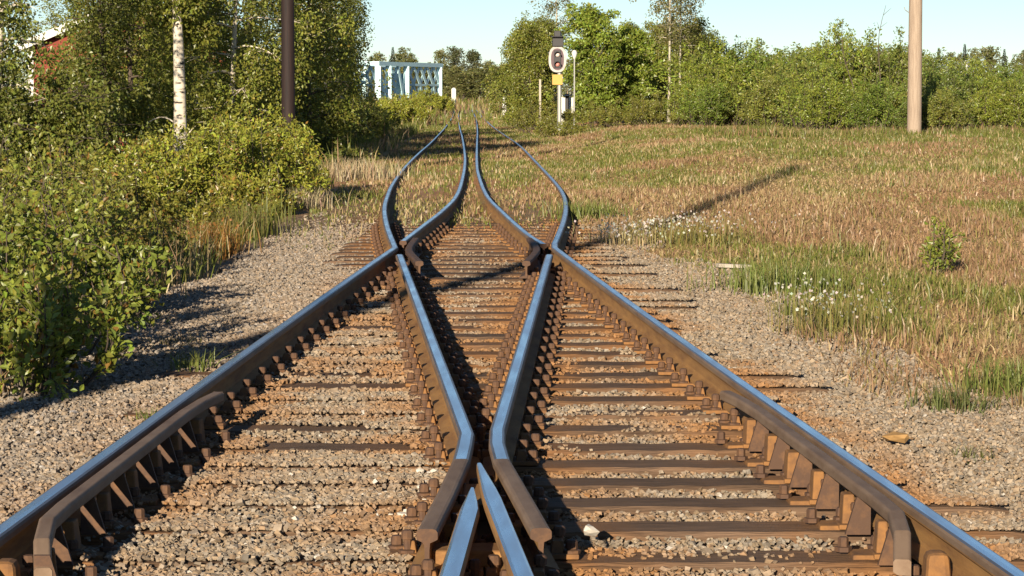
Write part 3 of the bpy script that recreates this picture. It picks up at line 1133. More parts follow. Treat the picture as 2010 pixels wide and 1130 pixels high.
LOW = [  # dark low shrubs along the track on the left
    (640, 66, 1.7, 1.3, 'dark round willow bush below the dark pole, nearest the track'),
    (682, 78, 2.1, 1.3, 'dark willow bush behind the round one, before the bridge'),
    (735, 96, 1.5, 1.2, 'dark green bush left of the far track'),
    (790, 125, 2.0, 1.5, 'bush in front of the right half of the bridge'),
    (835, 165, 1.9, 1.7, 'small yellowish bush before the bridge portal'),
    (765, 135, 1.4, 1.5, 'tall bush in front of the left half of the bridge'),
    (560, 50, 1.6, 1.2, 'dark bush at the foot of the dark pole'),
]
for x, Y, h, s, lab in LOW:
    wc = grow_shrub(h, s, 26, 7000, .085 if Y < 100 else .12, G_DARK if Y < 100 else G_YEL, None, .1, .5, cone=.5)
    tree_thing('willow_bush', lab, 'bush', gp(x, Y), wc, M_bark, 'willow bushes left of the track', parts=('stems', 'foliage'))
# yellow green willows in front of the birches
for x, Y, h, s, c, lab in [
    (290, 34, 1.5, 1.1, G_YEL, 'yellow green willow bush in front of the white birch trunk, left half'),
    (430, 35, 1.85, 1.15, G_YEL, 'yellow green willow bush in front of the white birch trunk, tallest middle'),
    (520, 38, 1.6, .85, G_YEL, 'yellow green willow bush beside the foot of the dark pole'),
    (190, 31, 1.25, .9, (.28, .26, .045), 'olive willow bush left of the yellow green ones'),
    (385, 30, .8, .55, (.30, .29, .05), 'low yellow green willow between the reddish herbs and the ballast'),
    (475, 33.5, .75, .55, (.33, .32, .05), 'low bright willow at the ballast edge below the dark pole'),
    (345, 42, 1.55, 1.0, (.29, .28, .045), 'willow bush behind the yellow green pair, under the dead branches'),
]:
    wc = grow_shrub(h, s, 40, 13000, .062, c, AUT, .07, .5, fine=False, cone=.5)
    tree_thing('willow_bush', lab, 'bush', gp(x, Y), wc, M_bark, 'willow bushes left of the track', parts=('stems', 'foliage'))
# nearest bushes at the left edge
for x, Y, h, s, n, c, lab in [
    (20, 13.6, .8, .5, 4200, G_ALD, 'low bright willow bush at the lower left corner of the bushes'),
    (60, 15.4, 1.05, .62, 4800, G_ALD, 'nearest bright leafy willow bush at the lower left edge'),
    (-40, 17.5, 1.5, .8, 4500, G_MID, 'willow bush cut by the left edge behind the nearest one'),
    (165, 18.3, .85, .5, 3600, G_ALD, 'low willow bush leaning over the ballast, right of the nearest one'),
    (95, 21, 1.6, .85, 4800, G_MID, 'tall willow bush with dark gaps behind the nearest one'),
    (250, 23.5, .95, .55, 3600, (.26, .25, .048), 'olive willow bush at the ballast edge before the reddish herbs'),
    (20, 26, 1.7, .95, 4800, G_MID, 'tall willow bush at the left edge, farthest of the near ones'),
    (150, 28, 1.45, .9, 4500, (.28, .26, .05), 'willow bush with orange shoots left of the reddish herbs'),
]:
    wc = grow_shrub(h, s, 30, n, .052, c, AUT, .06, .55, fine=True, cone=.55)
    tree_thing('willow_bush', lab, 'bush', gp(x, Y), wc, M_bark, 'willow bushes at the ballast edge', parts=('stems', 'foliage'))

# ------------------------------------------------------------------ right side trees
sb = lambda h, n=13000: grow_tree(h, .07, .06, 34, 1.05, .55, .15, n, .09, G_MID, .30, .1, 5)
for x, Y, h, lab in [
    (1010, 118, 4.2, 'slender birch at the left end of the right tree group'),
    (1042, 112, 4.5, 'second birch from the left end of the right tree group'),
    (1068, 124, 4.9, 'olive birch just left behind the signal'),
    (1240, 122, 4.4, 'birch behind the dense alder, beside its right flank'),
    (1290, 118, 4.2, 'birch between the dense alder and the thin bare birches'),
    (1365, 116, 4.3, 'birch right behind the thin bare birches'),
    (1055, 130, 5.0, 'birch at the back of the right tree group, behind its left end'),
    (1345, 126, 4.5, 'birch at the back, between the two thin bare birches and the thicket'),
    (1395, 122, 3.9, 'short birch right of the thin bare birches'),
]:
    tree_thing('birch_tree', lab, 'tree', gp(x, Y), sb(h), M_bark, 'birches right of the track')
for x, Y, h, lab in [(1090, 126, 9.5, 'tall thin birch rising above the dense alder by the signal'),
                     (1312, 104, 9.5, 'taller of two thin pale birch trunks right of the alder'),
                     (1334, 107, 9.0, 'slighter of two thin pale birch trunks right of the alder')]:
    wc = grow_tree(h, .062, .34, 40, 1.15, .5, .25, 6500, .085, (.21, .20, .06), .32, .12, 4, bend=.1)
    tree_thing('birch_tree', lab, 'tree', gp(x, Y), wc, M_birchdim, 'thin birches right of the track')
for x, Y, h, s, lab in [(1165, 108, 4.5, 1.5, 'dense round alder with bright clumps behind the signal'),
                        (1232, 111, 3.7, 1.35, 'dense lower alder adjoining the round one on its right')]:
    wc = grow_tree(h, .12, .06, 46, s, .3, .1, 15000, .125, (.27, .34, .05), .30, 0, 5)
    tree_thing('alder_tree', lab, 'tree', gp(x, Y), wc, M_bark, 'alders behind the signal')
# thicket
protos = []
for k in range(6):
    c = [(.29, .335, .05), (.22, .30, .048), (.235, .28, .055), (.27, .29, .055), (.19, .25, .05), (.29, .35, .05)][k]
    wc = grow_shrub(2.5 + .25 * (k % 3), 1.15, 34, 8000, .10, c, (.30, .31, .08), .1, .5, cone=.55)
    protos.append(wc)
THK = []
for x in range(1345, 2080, 52):
    THK.append((x + random.uniform(-14, 14), random.uniform(74, 82) + (14 if x < 1450 else 0), random.uniform(.62, .9), 0))
THK += [(1845, 72.6, .72, 0), (1805, 73.2, .7, 0)]
for x in range(1380, 2080, 42):
    THK.append((x + random.uniform(-14, 14), random.uniform(86, 98), random.uniform(.95, 1.25), 1))
for x in range(1400, 2100, 60):
    THK.append((x + random.uniform(-14, 14), random.uniform(104, 125), random.uniform(1.2, 1.5), 2))
roots = []
TL = {0: ('front shrub of the thicket along the far edge of the field', 'front shrubs of the thicket'),
      1: ('taller shrub in the second row of the thicket', 'second row shrubs of the thicket'),
      2: ('hindmost shrub of the thicket, only its top showing', 'hindmost shrubs of the thicket')}
for i, (x, Y, s, row) in enumerate(THK):
    k = i % 6
    if x > 1800:
        s *= .74 if row else .85
    s = (s, s, s * random.uniform(.85, 1.1))
    lab, grp = TL[row]
    if len(roots) < 6:
        r = tree_thing('thicket_shrub', lab, 'shrub', gp(x, Y), protos[k], M_bark, grp, parts=('stems', 'foliage'))
        r.scale = s
        roots.append(r)
    else:
        r = dup(roots[k], gp(x, Y), random.uniform(0, 6.28), s, lab, grp)
# low shrubs round the signal
for x, Y, h, s, lab in [(1065, 100, 1.3, 1.0, 'low yellow green shrub just left of the signal mast'),
                        (1165, 97, 1.1, 1.1, 'low shrub right of the white cabinet'),
                        (1100, 90, .75, .8, 'low dark shrub in front of the signal mast'),
                        (1235, 95, 1.25, 1.2, 'low shrub under the dense alders'),
                        (1290, 93, 1.2, 1.0, 'low shrub at the foot of the thin bare birches')]:
    wc = grow_shrub(h, s, 26, 4500, .075, (.26, .26, .05), None, .1, .4, cone=.6)
    tree_thing('roadside_shrub', lab, 'shrub', gp(x, Y), wc, M_bark, 'low shrubs round the signal', parts=('stems', 'foliage'))

# ------------------------------------------------------------------ distant trees
dist = []
for k in range(5):
    if k < 2:      # spruce
        mbd = MB()
        hh = 9.0
        mbd.tube([(0, 0, 0), (0, 0, hh * .9)], [.16, .03], 5, mi=0)
        n = 1500
        t = rng.random(n) ** .7
        R = (1 - t) ** 1.15 * 1.5 * (.65 + .35 * np.abs(np.sin(t * 26))) + .08
        az = rng.uniform(0, 6.28, n)
        q = np.sqrt(rng.random(n))
        P = np.stack([np.cos(az) * R * q, np.sin(az) * R * q, .5 + t * (hh - .5)], 1)
        A = unit(np.stack([np.cos(az), np.sin(az), np.full(n, -.3)], 1) + rng.normal(0, .3, (n, 3)))
        cr_ = MB()
        leaf_mesh(cr_, P, A, .42 * (1 - .7 * t), .24 * (1 - .7 * t), leaf_cols(n, (.05, .066, .028), .3))
    else:
        w_, cr_ = grow_tree(8.0, .12, .15 if k < 4 else .55, 26, 1.6, .4, .1, 2200, .26, [(.24, .24, .08), (.21, .22, .075), (.13, .14, .06)][k - 2], .45, 0, 4)
        mbd = w_
    both = MB()
    for src, mi in ((mbd, 0), (cr_, 1)):
        base_n = both.n
        V = np.vstack(src.V)
        Cc = np.vstack(src.C)
        both.V.append(V)
        both.C.append(Cc)
        for f, m in src.T:
            both.T.append((f + base_n, np.full(len(f), mi)))
        for f, m in src.Q:
            both.Q.append((f + base_n, np.full(len(f), mi)))
        both.n += len(V)
    dist.append(both)
first = {}
FAR = []
for i in range(70):
    x = 700 + (i + random.random()) * 1450 / 70
    Y = random.uniform(300, 400)
    ytop = np.interp(x, [700, 760, 850, 930, 980, 1100, 1400, 1600, 1800, 2000], [110, 106, 122, 130, 122, 112, 100, 100, 98, 96]) + random.uniform(-6, 16)
    FAR.append((x, Y, ytop, random.choice([0, 1, 2, 2, 3, 3, 3]), 0))
for i in range(34):
    x = 740 + (i + random.random()) * 260 / 34
    FAR.append((x, random.uniform(240, 300) if x > 890 else random.uniform(300, 330), random.uniform(128, 150), random.choice([2, 3, 3]), 1))
FAR += [(772, 330, 92, 0, 2), (797, 330, 96, 3, 3), (897, 345, 97, 4, 4), (931, 345, 103, 4, 5), (1890, 230, 86, 0, 6), (1741, 260, 96, 1, 7), (862, 320, 101, 2, 8)]
FL = {0: ('distant tree in the forest line on the horizon', 'distant forest trees'),
      1: ('distant lower tree where the far track meets the forest', 'trees at the end of the track'),
      2: ('dark pointed spruce on the skyline above the left end of the bridge', None),
      3: ('round tree on the skyline above the middle of the bridge', None),
      4: ('dark pine crown on the skyline, left of two, right of the bridge', None),
      5: ('dark pine crown on the skyline, right of two, right of the bridge', None),
      6: ('pointed dark spruce on the skyline right of the pale pole', None),
      7: ('pointed spruce on the skyline left of the pale pole', None),
      8: ('broadleaf tree on the skyline above the right end of the bridge', None)}
for x, Y, yt, k, li in FAR:
    p = gp(x, Y)
    top = atd(x, yt, Y)[2]
    s = (top - p[2]) / (9.0 if k < 2 else 8.3)
    lab, grp = FL[li]
    nm = 'spruce_tree' if k < 2 else ('pine_tree' if k == 4 else 'distant_tree')
    if k not in first:
        o = dist[k].build(nm, [M_bark, M_leaf])
        first[k] = o
        o.location = p
    else:
        o = first[k].copy()
        col.objects.link(o)
        o.location = p
    o.scale = (max(s, .9) if k > 1 else s, max(s, .9) if k > 1 else s, s)
    o.rotation_euler = (0, 0, random.uniform(0, 6.28))
    if 'group' in o:
        del o['group']
    tag(o, lab, 'tree', grp)

# ------------------------------------------------------------------ grass
PAL = {'green': (.165, .19, .040), 'straw': (.46, .35, .18), 'rust': (.35, .215, .12), 'olive': (.25, .22, .065), 'bright': (.19, .22, .055)}


def blades(mb, X, Y, hgt, wid, cc, lean=.45, zoff=0):
    n = len(X)
    Z = ground_z(X, Y) - .01 + zoff
    az = rng.uniform(0, 6.28, n)
    wx, wy = np.cos(az) * wid / 2, np.sin(az) * wid / 2
    la = rng.uniform(0, 6.28, n)
    ln = hgt * np.abs(rng.normal(0, lean, n))
    lx, ly = np.cos(la) * ln, np.sin(la) * ln
    b0 = np.stack([X - wx, Y - wy, Z], 1)
    b1 = np.stack([X + wx, Y + wy, Z], 1)
    m0 = np.stack([X - wx * .8 + lx * .35, Y - wy * .8 + ly * .35, Z + hgt * .6], 1)
    m1 = np.stack([X + wx * .8 + lx * .35, Y + wy * .8 + ly * .35, Z + hgt * .6], 1)
    tp = np.stack([X + lx, Y + ly, Z + hgt], 1)
    V = np.stack([b0, b1, m1, m0, tp], 1).reshape(-1, 3)
    f = np.array([[0, 1, 2], [0, 2, 3], [3, 2, 4]])
    Fs = (f[None] + (np.arange(n) * 5)[:, None, None]).reshape(-1, 3)
    mb.add(V, Fs, np.repeat(cc, 5, 0))


def pick(X, Y, seed=0, green=0.0):
    """plant colour by patches: sorrel red, straw, olive and green"""
    n = len(X)
    a = fbm(X * .45 + 3 + seed, Y * .16 + 1, 3)
    b = fbm(X * .6 + 20 + seed, Y * .2 + 9, 3)
    r = rng.random(n)
    far_g = sst(22, 45, Y) * sst(4, 8, X - centre(Y)) * .9
    pr = np.stack([sst(.46, .60, 1 - a) * 1.9 + green + far_g, .35 + sst(.52, .68, b) * 1.9, sst(.48, .60, a) * 1.9, np.full(n, .6)], 1)
    pr /= pr.sum(1, keepdims=True)
    cum = pr.cumsum(1)
    k = (r[:, None] > cum).sum(1).clip(0, 3)
    pal = np.array([PAL['green'], PAL['straw'], PAL['rust'], PAL['olive']])
    c = pal[k] * rng.uniform(.7, 1.3, (n, 1))
    return c, k, a, b


def field(n, Y0, Y1, xfun, xmax, mb, hs=(.12, .34), power=1.5, green=0.0, wscale=1.0, rails=False, thin=None):
    # sample distance so that the density falls as Y**-power
    uu = rng.random(n * 3)
    e = 2 - power
    Y = (Y0 ** e + uu * (Y1 ** e - Y0 ** e)) ** (1 / e)
    xa = xfun(Y)
    xb = xmax(Y)
    full = (Y1 * .2 + 4)
    X = xa + rng.random(len(Y)) * (xb - xa)
    Y, X = Y[:n], X[:n]
    if thin is not None:
        k = rng.random(len(X)) < thin(X, Y)
        X, Y = X[k], Y[k]
    if rails:
        k = rail_dist(X, Y) > .09
        X, Y = X[k], Y[k]
    c, kk, a, b = pick(X, Y, 0, green)
    hgt = rng.uniform(hs[0], hs[1], len(X)) * (.55 + .9 * fbm(X * .8 + 50, Y * .35, 2)) * np.where(kk == 2, 1.1, 1) * np.where(rng.random(len(X)) < .03, 1.7, 1)
    blades(mb, X, Y, hgt, .0045 * (1 + Y / 13) * wscale, c)


mb = MB()
rightx = lambda Y: .2 * Y + 2.6
field(300000, 12.9, 105, lambda Y: centre(Y) + 2.05 - .8 * sst(22, 27, Y) + .15 * np.sin(Y * 1.7), rightx, mb, (.03, .125), 1.25,
      thin=lambda X, Y: sst(.02, .75, X - centre(Y) - 1.9 + .75 * sst(22, 27, Y) + (fbm(X * 2, Y, 2) - .5)) * (.14 + .86 * sst(.40, .60, fbm(X * 1.1 + 7, Y * .34, 3))))
field(14000, 68, 77, lambda Y: centre(Y) + 6.5, rightx, mb, (.10, .26), 1.0, 1.5, .9)
field(9000, 7.5, 13.4, lambda Y: centre(Y) + 3.25, lambda Y: centre(Y) + 6.0, mb, (.04, .16), 1.0)
nm_ = 190000
e_ = .75
Ym = (13.2 ** e_ + rng.random(nm_) * (100 ** e_ - 13.2 ** e_)) ** (1 / e_)
Xa = centre(Ym) + 2.1 - .85 * sst(22, 27, Ym)
Xm = Xa + rng.random(nm_) * (rightx(Ym) - Xa)
Cm = (pick(Xm, Ym)[0] + np.array([.45, .30, .165])) * .5 * rng.uniform(.7, 1.2, (nm_, 1))
blades(mb, Xm, Ym, rng.uniform(.02, .055, nm_), .006 * (1 + Ym / 12), Cm, 1.1)
o = mb.build('field_grass', M_grass)
tag(o, 'dry meadow of straw grass, red sorrel and green tufts right of the track', None, kind='stuff')
mb = MB()
field(100000, 26, 170, lambda Y: centre(Y) - 2.2, lambda Y: centre(Y) + 1.9, mb, (.03, .11), 1.15, .5, rails=True, thin=lambda X, Y: sst(25, 40, Y + (fbm(X * 2, Y * .6, 2) - .5) * 16) * .8 * sst(.36, .62, fbm(X * 1.5, Y * .25 + 3, 2)) + .22 * sst(27, 36, Y))
o = mb.build('track_weeds', M_grass)
tag(o, 'short weeds and grass growing between and beside the far rails', None, kind='stuff')
mb = MB()
field(42000, 13.5, 120, lambda Y: centre(Y) - 4.2, lambda Y: centre(Y) - 2.2, mb, (.14, .45), 1.2, 1.2, thin=lambda X, Y: sst(-.1, .5, centre(Y) - 2.35 - X + (fbm(X * 2, Y, 2) - .5) * .8) * .9)
field(30000, 7, 80, lambda Y: centre(Y) - 10, lambda Y: centre(Y) - 4.0, mb, (.2, .5), 1.0, 1.4, 1.3)
field(34000, 120, 260, lambda Y: centre(Y) - 9, lambda Y: centre(Y) + 12, mb, (.25, .7), .6, 1.5, 1.2, thin=lambda X, Y: .12 + .88 * sst(1.3, 3.2, np.abs(X - centre(Y)) + (fbm(X, Y * .1, 2) - .5)))
o = mb.build('verge_grass', M_grass)
tag(o, 'mixed tall grass along the left foot of the ballast and beyond the track', None, kind='stuff')


def tuft(name, label, cat, x, Y, n, h, spread, c, wid=.008, lean=.4, head=None, group=None, z=None):
    X0, Y0, Z0 = gp(x, Y)
    mb = MB()
    X = X0 + rng.normal(0, spread, n)
    YY = Y0 + rng.normal(0, spread * 1.3, n)
    hh = h * rng.uniform(.5, 1.1, n)
    blades(mb, X, YY, hh, np.full(n, wid), leaf_cols(n, c, .3), lean)
    root = thing(name, label, cat, (X0, Y0, Z0), 0, group)
    mb.build('foliage', M_grass, parent=root, loc=(X0, Y0, Z0))
    if head is not None:
        hc, hn, hs = head
        mb = MB()
        k = rng.integers(0, n, hn)
        P = np.stack([X[k], YY[k], ground_z(X[k], YY[k]) + hh[k] * rng.uniform(.75, 1.05, hn)], 1) + rng.normal(0, .02, (hn, 3))
        A = unit(rng.normal(0, 1, (hn, 3)) + np.array([0, -.5, .4]))
        leaf_mesh(mb, P - A * hs * .5, A, np.full(hn, hs), np.full(hn, hs), leaf_cols(hn, hc, .15), fold=.05)
        mb.build('blossoms', M_leaf, parent=root, loc=(X0, Y0, Z0))
    return root


WHITE_F = (.72, .68, .58)
tuft('wildflower_clump', 'white wildflowers in bloom at the ballast edge right of the sleepers', 'flowers', 1640, 17.2, 260, .34, .2, PAL['olive'], .006, .2, (WHITE_F, 150, .024), 'white wildflowers')
tuft('wildflower_clump', 'small white wildflower clump beside the green grass tuft', 'flowers', 1568, 18.5, 110, .28, .1, PAL['green'], .006, .2, (WHITE_F, 50, .022), 'white wildflowers')
tuft('wildflower_clump', 'pale wildflower drift right of the right obtuse crossing', 'flowers', 1345, 28, 420, .32, .42, PAL['olive'], .008, .2, (WHITE_F, 340, .030), 'white wildflowers')
tuft('wildflower_clump', 'pale wildflowers close behind the right obtuse crossing', 'flowers', 1215, 27.5, 200, .24, .22, PAL['straw'], .008, .25, (WHITE_F, 150, .030), 'white wildflowers')
tuft('dry_grass_tuft', 'pale dry grass tuft beside the dark willow bush left of the track', 'grass tuft', 690, 46, 900, .42, .5, (.50, .40, .24), .012, .35)
tuft('dry_grass_tuft', 'pale dry grass tuft at the foot of the yellow green willows', 'grass tuft', 572, 35, 500, .34, .26, (.50, .40, .24), .010, .35)
tuft('grass_tuft', 'bright green grass tuft at the ballast edge behind the white board', 'grass tuft', 1535, 21, 700, .30, .28, PAL['bright'], .009, .3)
tuft('grass_tuft', 'green grass tuft at the right edge of the near ballast', 'grass tuft', 1985, 13.7, 420, .24, .14, PAL['bright'], .007, .45)
tuft('grass_tuft', 'grey green weed tuft on the ballast left of the right edge', 'grass tuft', 1875, 13.0, 220, .17, .1, (.14, .16, .05), .006, .5)
tuft('grass_tuft', 'small weed beside the flat orange brown stone', 'grass tuft', 1915, 11.2, 70, .10, .05, (.15, .15, .05), .005, .5)
tuft('weed_plant', 'green weed on the ballast beside the lower left rail, in the pole shadow', 'weed', 372, 14.7, 130, .17, .06, PAL['bright'], .007, .5)
tuft('weed_plant', 'yellow green weed at the edge of the lower left rail', 'weed', 300, 12.4, 110, .11, .05, PAL['bright'], .007, .6)
tuft('weed_plant', 'small weed on the ballast under the leaning willow', 'weed', 345, 16.2, 90, .12, .08, (.14, .12, .05), .006, .6)
tuft('grass_tuft', 'green weeds beside the outer rail behind the right obtuse crossing', 'grass tuft', 1150, 33, 420, .26, .25, PAL['bright'], .010, .4)
tuft('sorrel_clump', 'orange red herbs at the ballast edge, the larger clump', 'herb', 405, 26, 500, .42, .16, (.30, .16, .04), .010, .3, ((.38, .18, .05), 160, .03), 'reddish herbs at the ballast edge')
tuft('sorrel_clump', 'dull red herbs behind the larger orange clump', 'herb', 330, 27.5, 420, .52, .2, (.22, .15, .05), .010, .3, ((.32, .14, .06), 120, .03), 'reddish herbs at the ballast edge')
tuft('sorrel_clump', 'tall green herbs mixed with rust between the clumps and the willows', 'herb', 440, 29.5, 600, .5, .3, (.17, .16, .045), .010, .25, ((.34, .2, .07), 90, .03), 'reddish herbs at the ballast edge')
wc = grow_shrub(.55, .18, 10, 520, .05, G_ALD, None, .1, .5, fine=True)
tree_thing('sapling', 'small green sapling standing alone in the sorrel field', 'sapling', gp(1838, 22.5), wc, M_bark, parts=('stems', 'foliage'))

mb = MB()
mb.box((0, 0, .02), (.33, .07, .035))
p = at(1440, 527, -.18)
o = mb.build('white_board', M_wood, bevel=.004)
o.location = (p[0], p[1], float(ground_z(p[0], p[1])) + .035)
o.rotation_euler = (0, .06, .3)
tag(o, 'short whitish board lying at the ballast edge', 'board')

# ------------------------------------------------------------------ poles
def pole(label, x, Y, h, r0, r1, m, loc=None):
    p = gp(x, Y) if loc is None else loc
    root = thing('utility_pole', label, 'pole', p)
    mb = MB()
    k = 9
    t = np.linspace(0, 1, k)
    mb.tube(np.stack([np.zeros(k), np.zeros(k), t * h - .2], 1), r0 + (r1 - r0) * t, 20)
    mb.build('post', m, parent=root, smooth=True)
    mb = MB()
    mb.lathe([(r1 * 1.08, h - .22), (r1 * .9, h - .1), (0.001, h - .05)], 16)
    mb.build('cap', M_roof, parent=root)
    return root


pr0 = pole('pale weathered wooden pole at the far edge of the right field', 1793, 70, 9.0, .20, .16, M_polepale)
mb = MB()
mb.tube([(-.19, -.05, 3.45), (-.30, -.1, 3.52), (-.33, -.1, 3.6)], [.012, .012, .012], 6)
mb.build('step_iron', M_grey, parent=pr0)
pole('dark tarred wooden pole in front of the left birches', 567, 46, 9.0, .128, .10, M_poledark)
A_ = at(720, 614, -.2)
dv = np.array([math.tan(SUN_AZ), 1, 0])
base = A_ + dv * (1.5 - A_[1])
pole('dark wooden pole beside the viewer casting the long shadow across the sleepers', 0, 0, 12.0, .15, .11, M_poledark, loc=(base[0], base[1], float(ground_z(base[0], base[1]))))

# ------------------------------------------------------------------ signal and its equipment
SX, SY = atd(1094, 200, 96)[0], 96.0
gz = float(ground_z(SX, SY))
K = SY / F
S = lambda y: atd(1094, y, SY)[2]
sg = thing('railway_signal', 'railway colour light signal with a white rimmed oval board and yellow plate', 'signal', (SX, SY, gz))
mb = MB()
mb.tube([(SX + .08, SY + .1, gz), (SX + .08, SY + .1, S(62))], .075, 12)
child(mb, 'mast', M_grey, sg, smooth=True)
oval = lambda rx, rz_, n=40: [(math.copysign(abs(math.cos(a)) ** .8, math.cos(a)) * rx, math.copysign(abs(math.sin(a)) ** .8, math.sin(a)) * rz_) for a in np.arange(n) * 2 * math.pi / n]


def plate(mb, pts, y, th, c):
    n = len(pts)
    V = [(c[0] + p[0], y, c[1] + p[1]) for p in pts] + [(c[0] + p[0], y + th, c[1] + p[1]) for p in pts] + [(c[0], y, c[1]), (c[0], y + th, c[1])]
    mb.add(V, [[i, (i + 1) % n, n + (i + 1) % n, n + i] for i in range(n)])
    mb.add(V, [[(i + 1) % n, i, 2 * n] for i in range(n)] + [[n + i, n + (i + 1) % n, 2 * n + 1] for i in range(n)])


cz = S(116)
mb = MB()
plate(mb, oval(17.2 * K, 25.5 * K), SY - .06, .03, (SX, cz))
board = child(mb, 'backing_board', M_rim, sg)
mb = MB()
plate(mb, oval(12.6 * K, 21 * K), SY - .075, .012, (SX, cz))
mb.build('board_face', M_purple, parent=board, loc=np.array(sg.location))
mb = MB()
mb.box((SX, SY - .1, cz - .0), (.26, .04, .66))
mb.build('lamp_case', M_black, parent=board, loc=np.array(sg.location), bevel=.01)
for yy, m in ((107, M_lamp), (126, M_redlamp)):
    mb = MB()
    mb.lathe([(.001, -.03), (.05, -.022), (.085, 0), (.085, .05)], 20, c=(SX, SY - .15, S(yy)), axis='y')
    lens = child(mb, 'lamp', m, sg, smooth=True)
    mb = MB()
    th = np.linspace(-.3, math.pi + .3, 14)
    V = [(SX + math.cos(a) * .11, SY - .12, S(yy) + math.sin(a) * .11) for a in th] + [(SX + math.cos(a) * .115, SY - .33, S(yy) + math.sin(a) * .115 - .02) for a in th]
    V += [(SX + math.cos(a) * .118, SY - .12, S(yy) + math.sin(a) * .118) for a in th] + [(SX + math.cos(a) * .123, SY - .33, S(yy) + math.sin(a) * .123 - .02) for a in th]
    mb.add(V, [[i, i + 1, 15 + i, 14 + i] for i in range(13)] + [[28 + i, 42 + i, 43 + i, 29 + i] for i in range(13)] + [[14 + i, 15 + i, 43 + i, 42 + i] for i in range(13)])
    mb.build('hood', M_black, parent=lens, loc=np.array(sg.location))
mb = MB()
mb.box((SX, SY - .02, S(156)), (20 * K, .03, 20 * K))
child(mb, 'yellow_plate', M_yellow, sg, bevel=.006)
mb = MB()
mb.box((SX + .02, SY, S(81)), (22 * K, .3, 20 * K))
mb.box((SX + .0, SY - .02, S(66)), (13 * K, .22, 12 * K))
mb.box((SX - .02, SY - .2, S(72)), (24 * K, .22, .05))
child(mb, 'upper_lamp_unit', M_black, sg, bevel=.02)
mb = MB()
mb.box((SX + .08, SY + .1, gz + .05), (.36, .36, .3))
child(mb, 'footing', M_grey, sg, bevel=.02)
cb = thing('relay_cabinet', 'white trackside cabinet pair with a dark gap beside the signal mast', 'cabinet', (atd(1113, 200, 98)[0], 98, float(ground_z(2.1, 98))))
cx, cy, c0z = cb.location
K2 = 98 / F
ztop = atd(1113, 190, 98)[2]
for x0, w in ((1105, 9), (1121, 9)):
    xx = atd(x0, 200, 98)[0]
    mb = MB()
    mb.box((xx, cy, (c0z + ztop) / 2 - .05), (w * K2, .3, ztop - c0z + .1))
    child(mb, 'door', M_white, cb, bevel=.01)
mb = MB()
mb.box((cx, cy + .08, (c0z + ztop) / 2 + .06), (9 * K2, .22, ztop - c0z + .12))
child(mb, 'body', M_black, cb, bevel=.01)
mb = MB()
mb.box((cx, cy, ztop + .06), (20 * K2, .42, .05))
child(mb, 'lid', M_grey, cb, bevel=.01)
lp = thing('lamp_post', 'thin grey post with a small pale head beside the relay cabinet', 'post', gp(1127, 97))
mb = MB()
lx, ly, lz = lp.location
mb.tube([(lx, ly, lz), (lx, ly, atd(1127, 112, 97)[2])], .028, 8)
child(mb, 'pole', M_grey, lp, smooth=True)
mb = MB()
mb.lathe([(.001, .14), (.07, .12), (.11, .02), (.07, -.12), (.03, -.2)], 12, c=(lx, ly, atd(1127, 105, 97)[2]))
child(mb, 'lamp_head', M_white, lp, smooth=True)
for x, Y, y0, w, lab in [(891, 235, 174, 9, 'white marker post left of the far end of the track'), (990, 150, 190, 8, 'white marker post right of the far track before the trees'),
                         (1845, 120, 152, 9, 'short weathered fence post behind the shrubs right of the pale pole'),
                         (1060, 104, 156, 4, 'thin grey stake left of the signal')]:
    p = gp(x, Y)
    mb = MB()
    top = atd(x, y0, Y)[2]
    w_ = w * Y / F
    mb.box((p[0], Y, (p[2] + top) / 2), (w_, w_, top - p[2]))
    mb.box((p[0], Y, top + w_ * .1), (w_, w_, w_ * .3), top=.4)
    o = mb.build('marker_post', M_white if 'white' in lab else M_wood, loc=p, bevel=w_ * .1)
    tag(o, lab, 'post')
sp = thing('sign_post', 'thin post with a pale square sign above the shrubs right of the pale pole', 'sign', gp(1890, 125))
lx, ly, lz = sp.location
mb = MB()
mb.tube([(lx, ly, lz), (lx, ly, atd(1890, 118, 125)[2])], .04, 8)
child(mb, 'pole', M_grey, sp, smooth=True)
mb = MB()
mb.box((lx, ly - .06, atd(1890, 128, 125)[2]), (13 * 125 / F, .04, 20 * 125 / F))
child(mb, 'panel', M_grey, sp, bevel=.02)
wc = grow_shrub(.9, .4, 14, 900, .1, (.62, .52, .16), (.7, .65, .4), .4, .6)
pp = atd(1897, 196, 84)
tree_thing('flowering_bush', 'pale yellow flowering bush among the shrubs right of the pale pole', 'bush', (pp[0], 84, pp[2] - .5), wc, M_bark, parts=('stems', 'foliage'))
# bare twigs above the thicket
for x, Y, y0, lean, lab in [(1690, 84, 42, -.75, 'bare leaning twig rising above the thicket'), (1722, 84, 10, .12, 'thin bare upright twig rising above the thicket')]:
    p = gp(x, Y)
    top = atd(x, y0, Y)[2]
    h = top - p[2]
    t = np.linspace(0, 1, 10)[:, None]
    P = np.array(p) + np.array([lean, 0, h]) * t + np.array([.15, 0, 0]) * np.sin(t * 7) * t
    mb = MB()
    mb.tube(P, np.linspace(.03, .006, 10), 5)
    for q in range(7):
        k = random.uniform(.55, .95)
        b0 = np.array([np.interp(k, t[:, 0], P[:, w]) for w in range(3)])
        e = b0 + np.array([random.uniform(-.3, .3), random.uniform(-.2, .2), random.uniform(.1, .35)])
        mb.tube([b0, (b0 + e) / 2 + .02, e], [.008, .006, .004], 4)
    o = mb.build('bare_twig', M_bark, loc=p)
    tag(o, lab, 'twig')

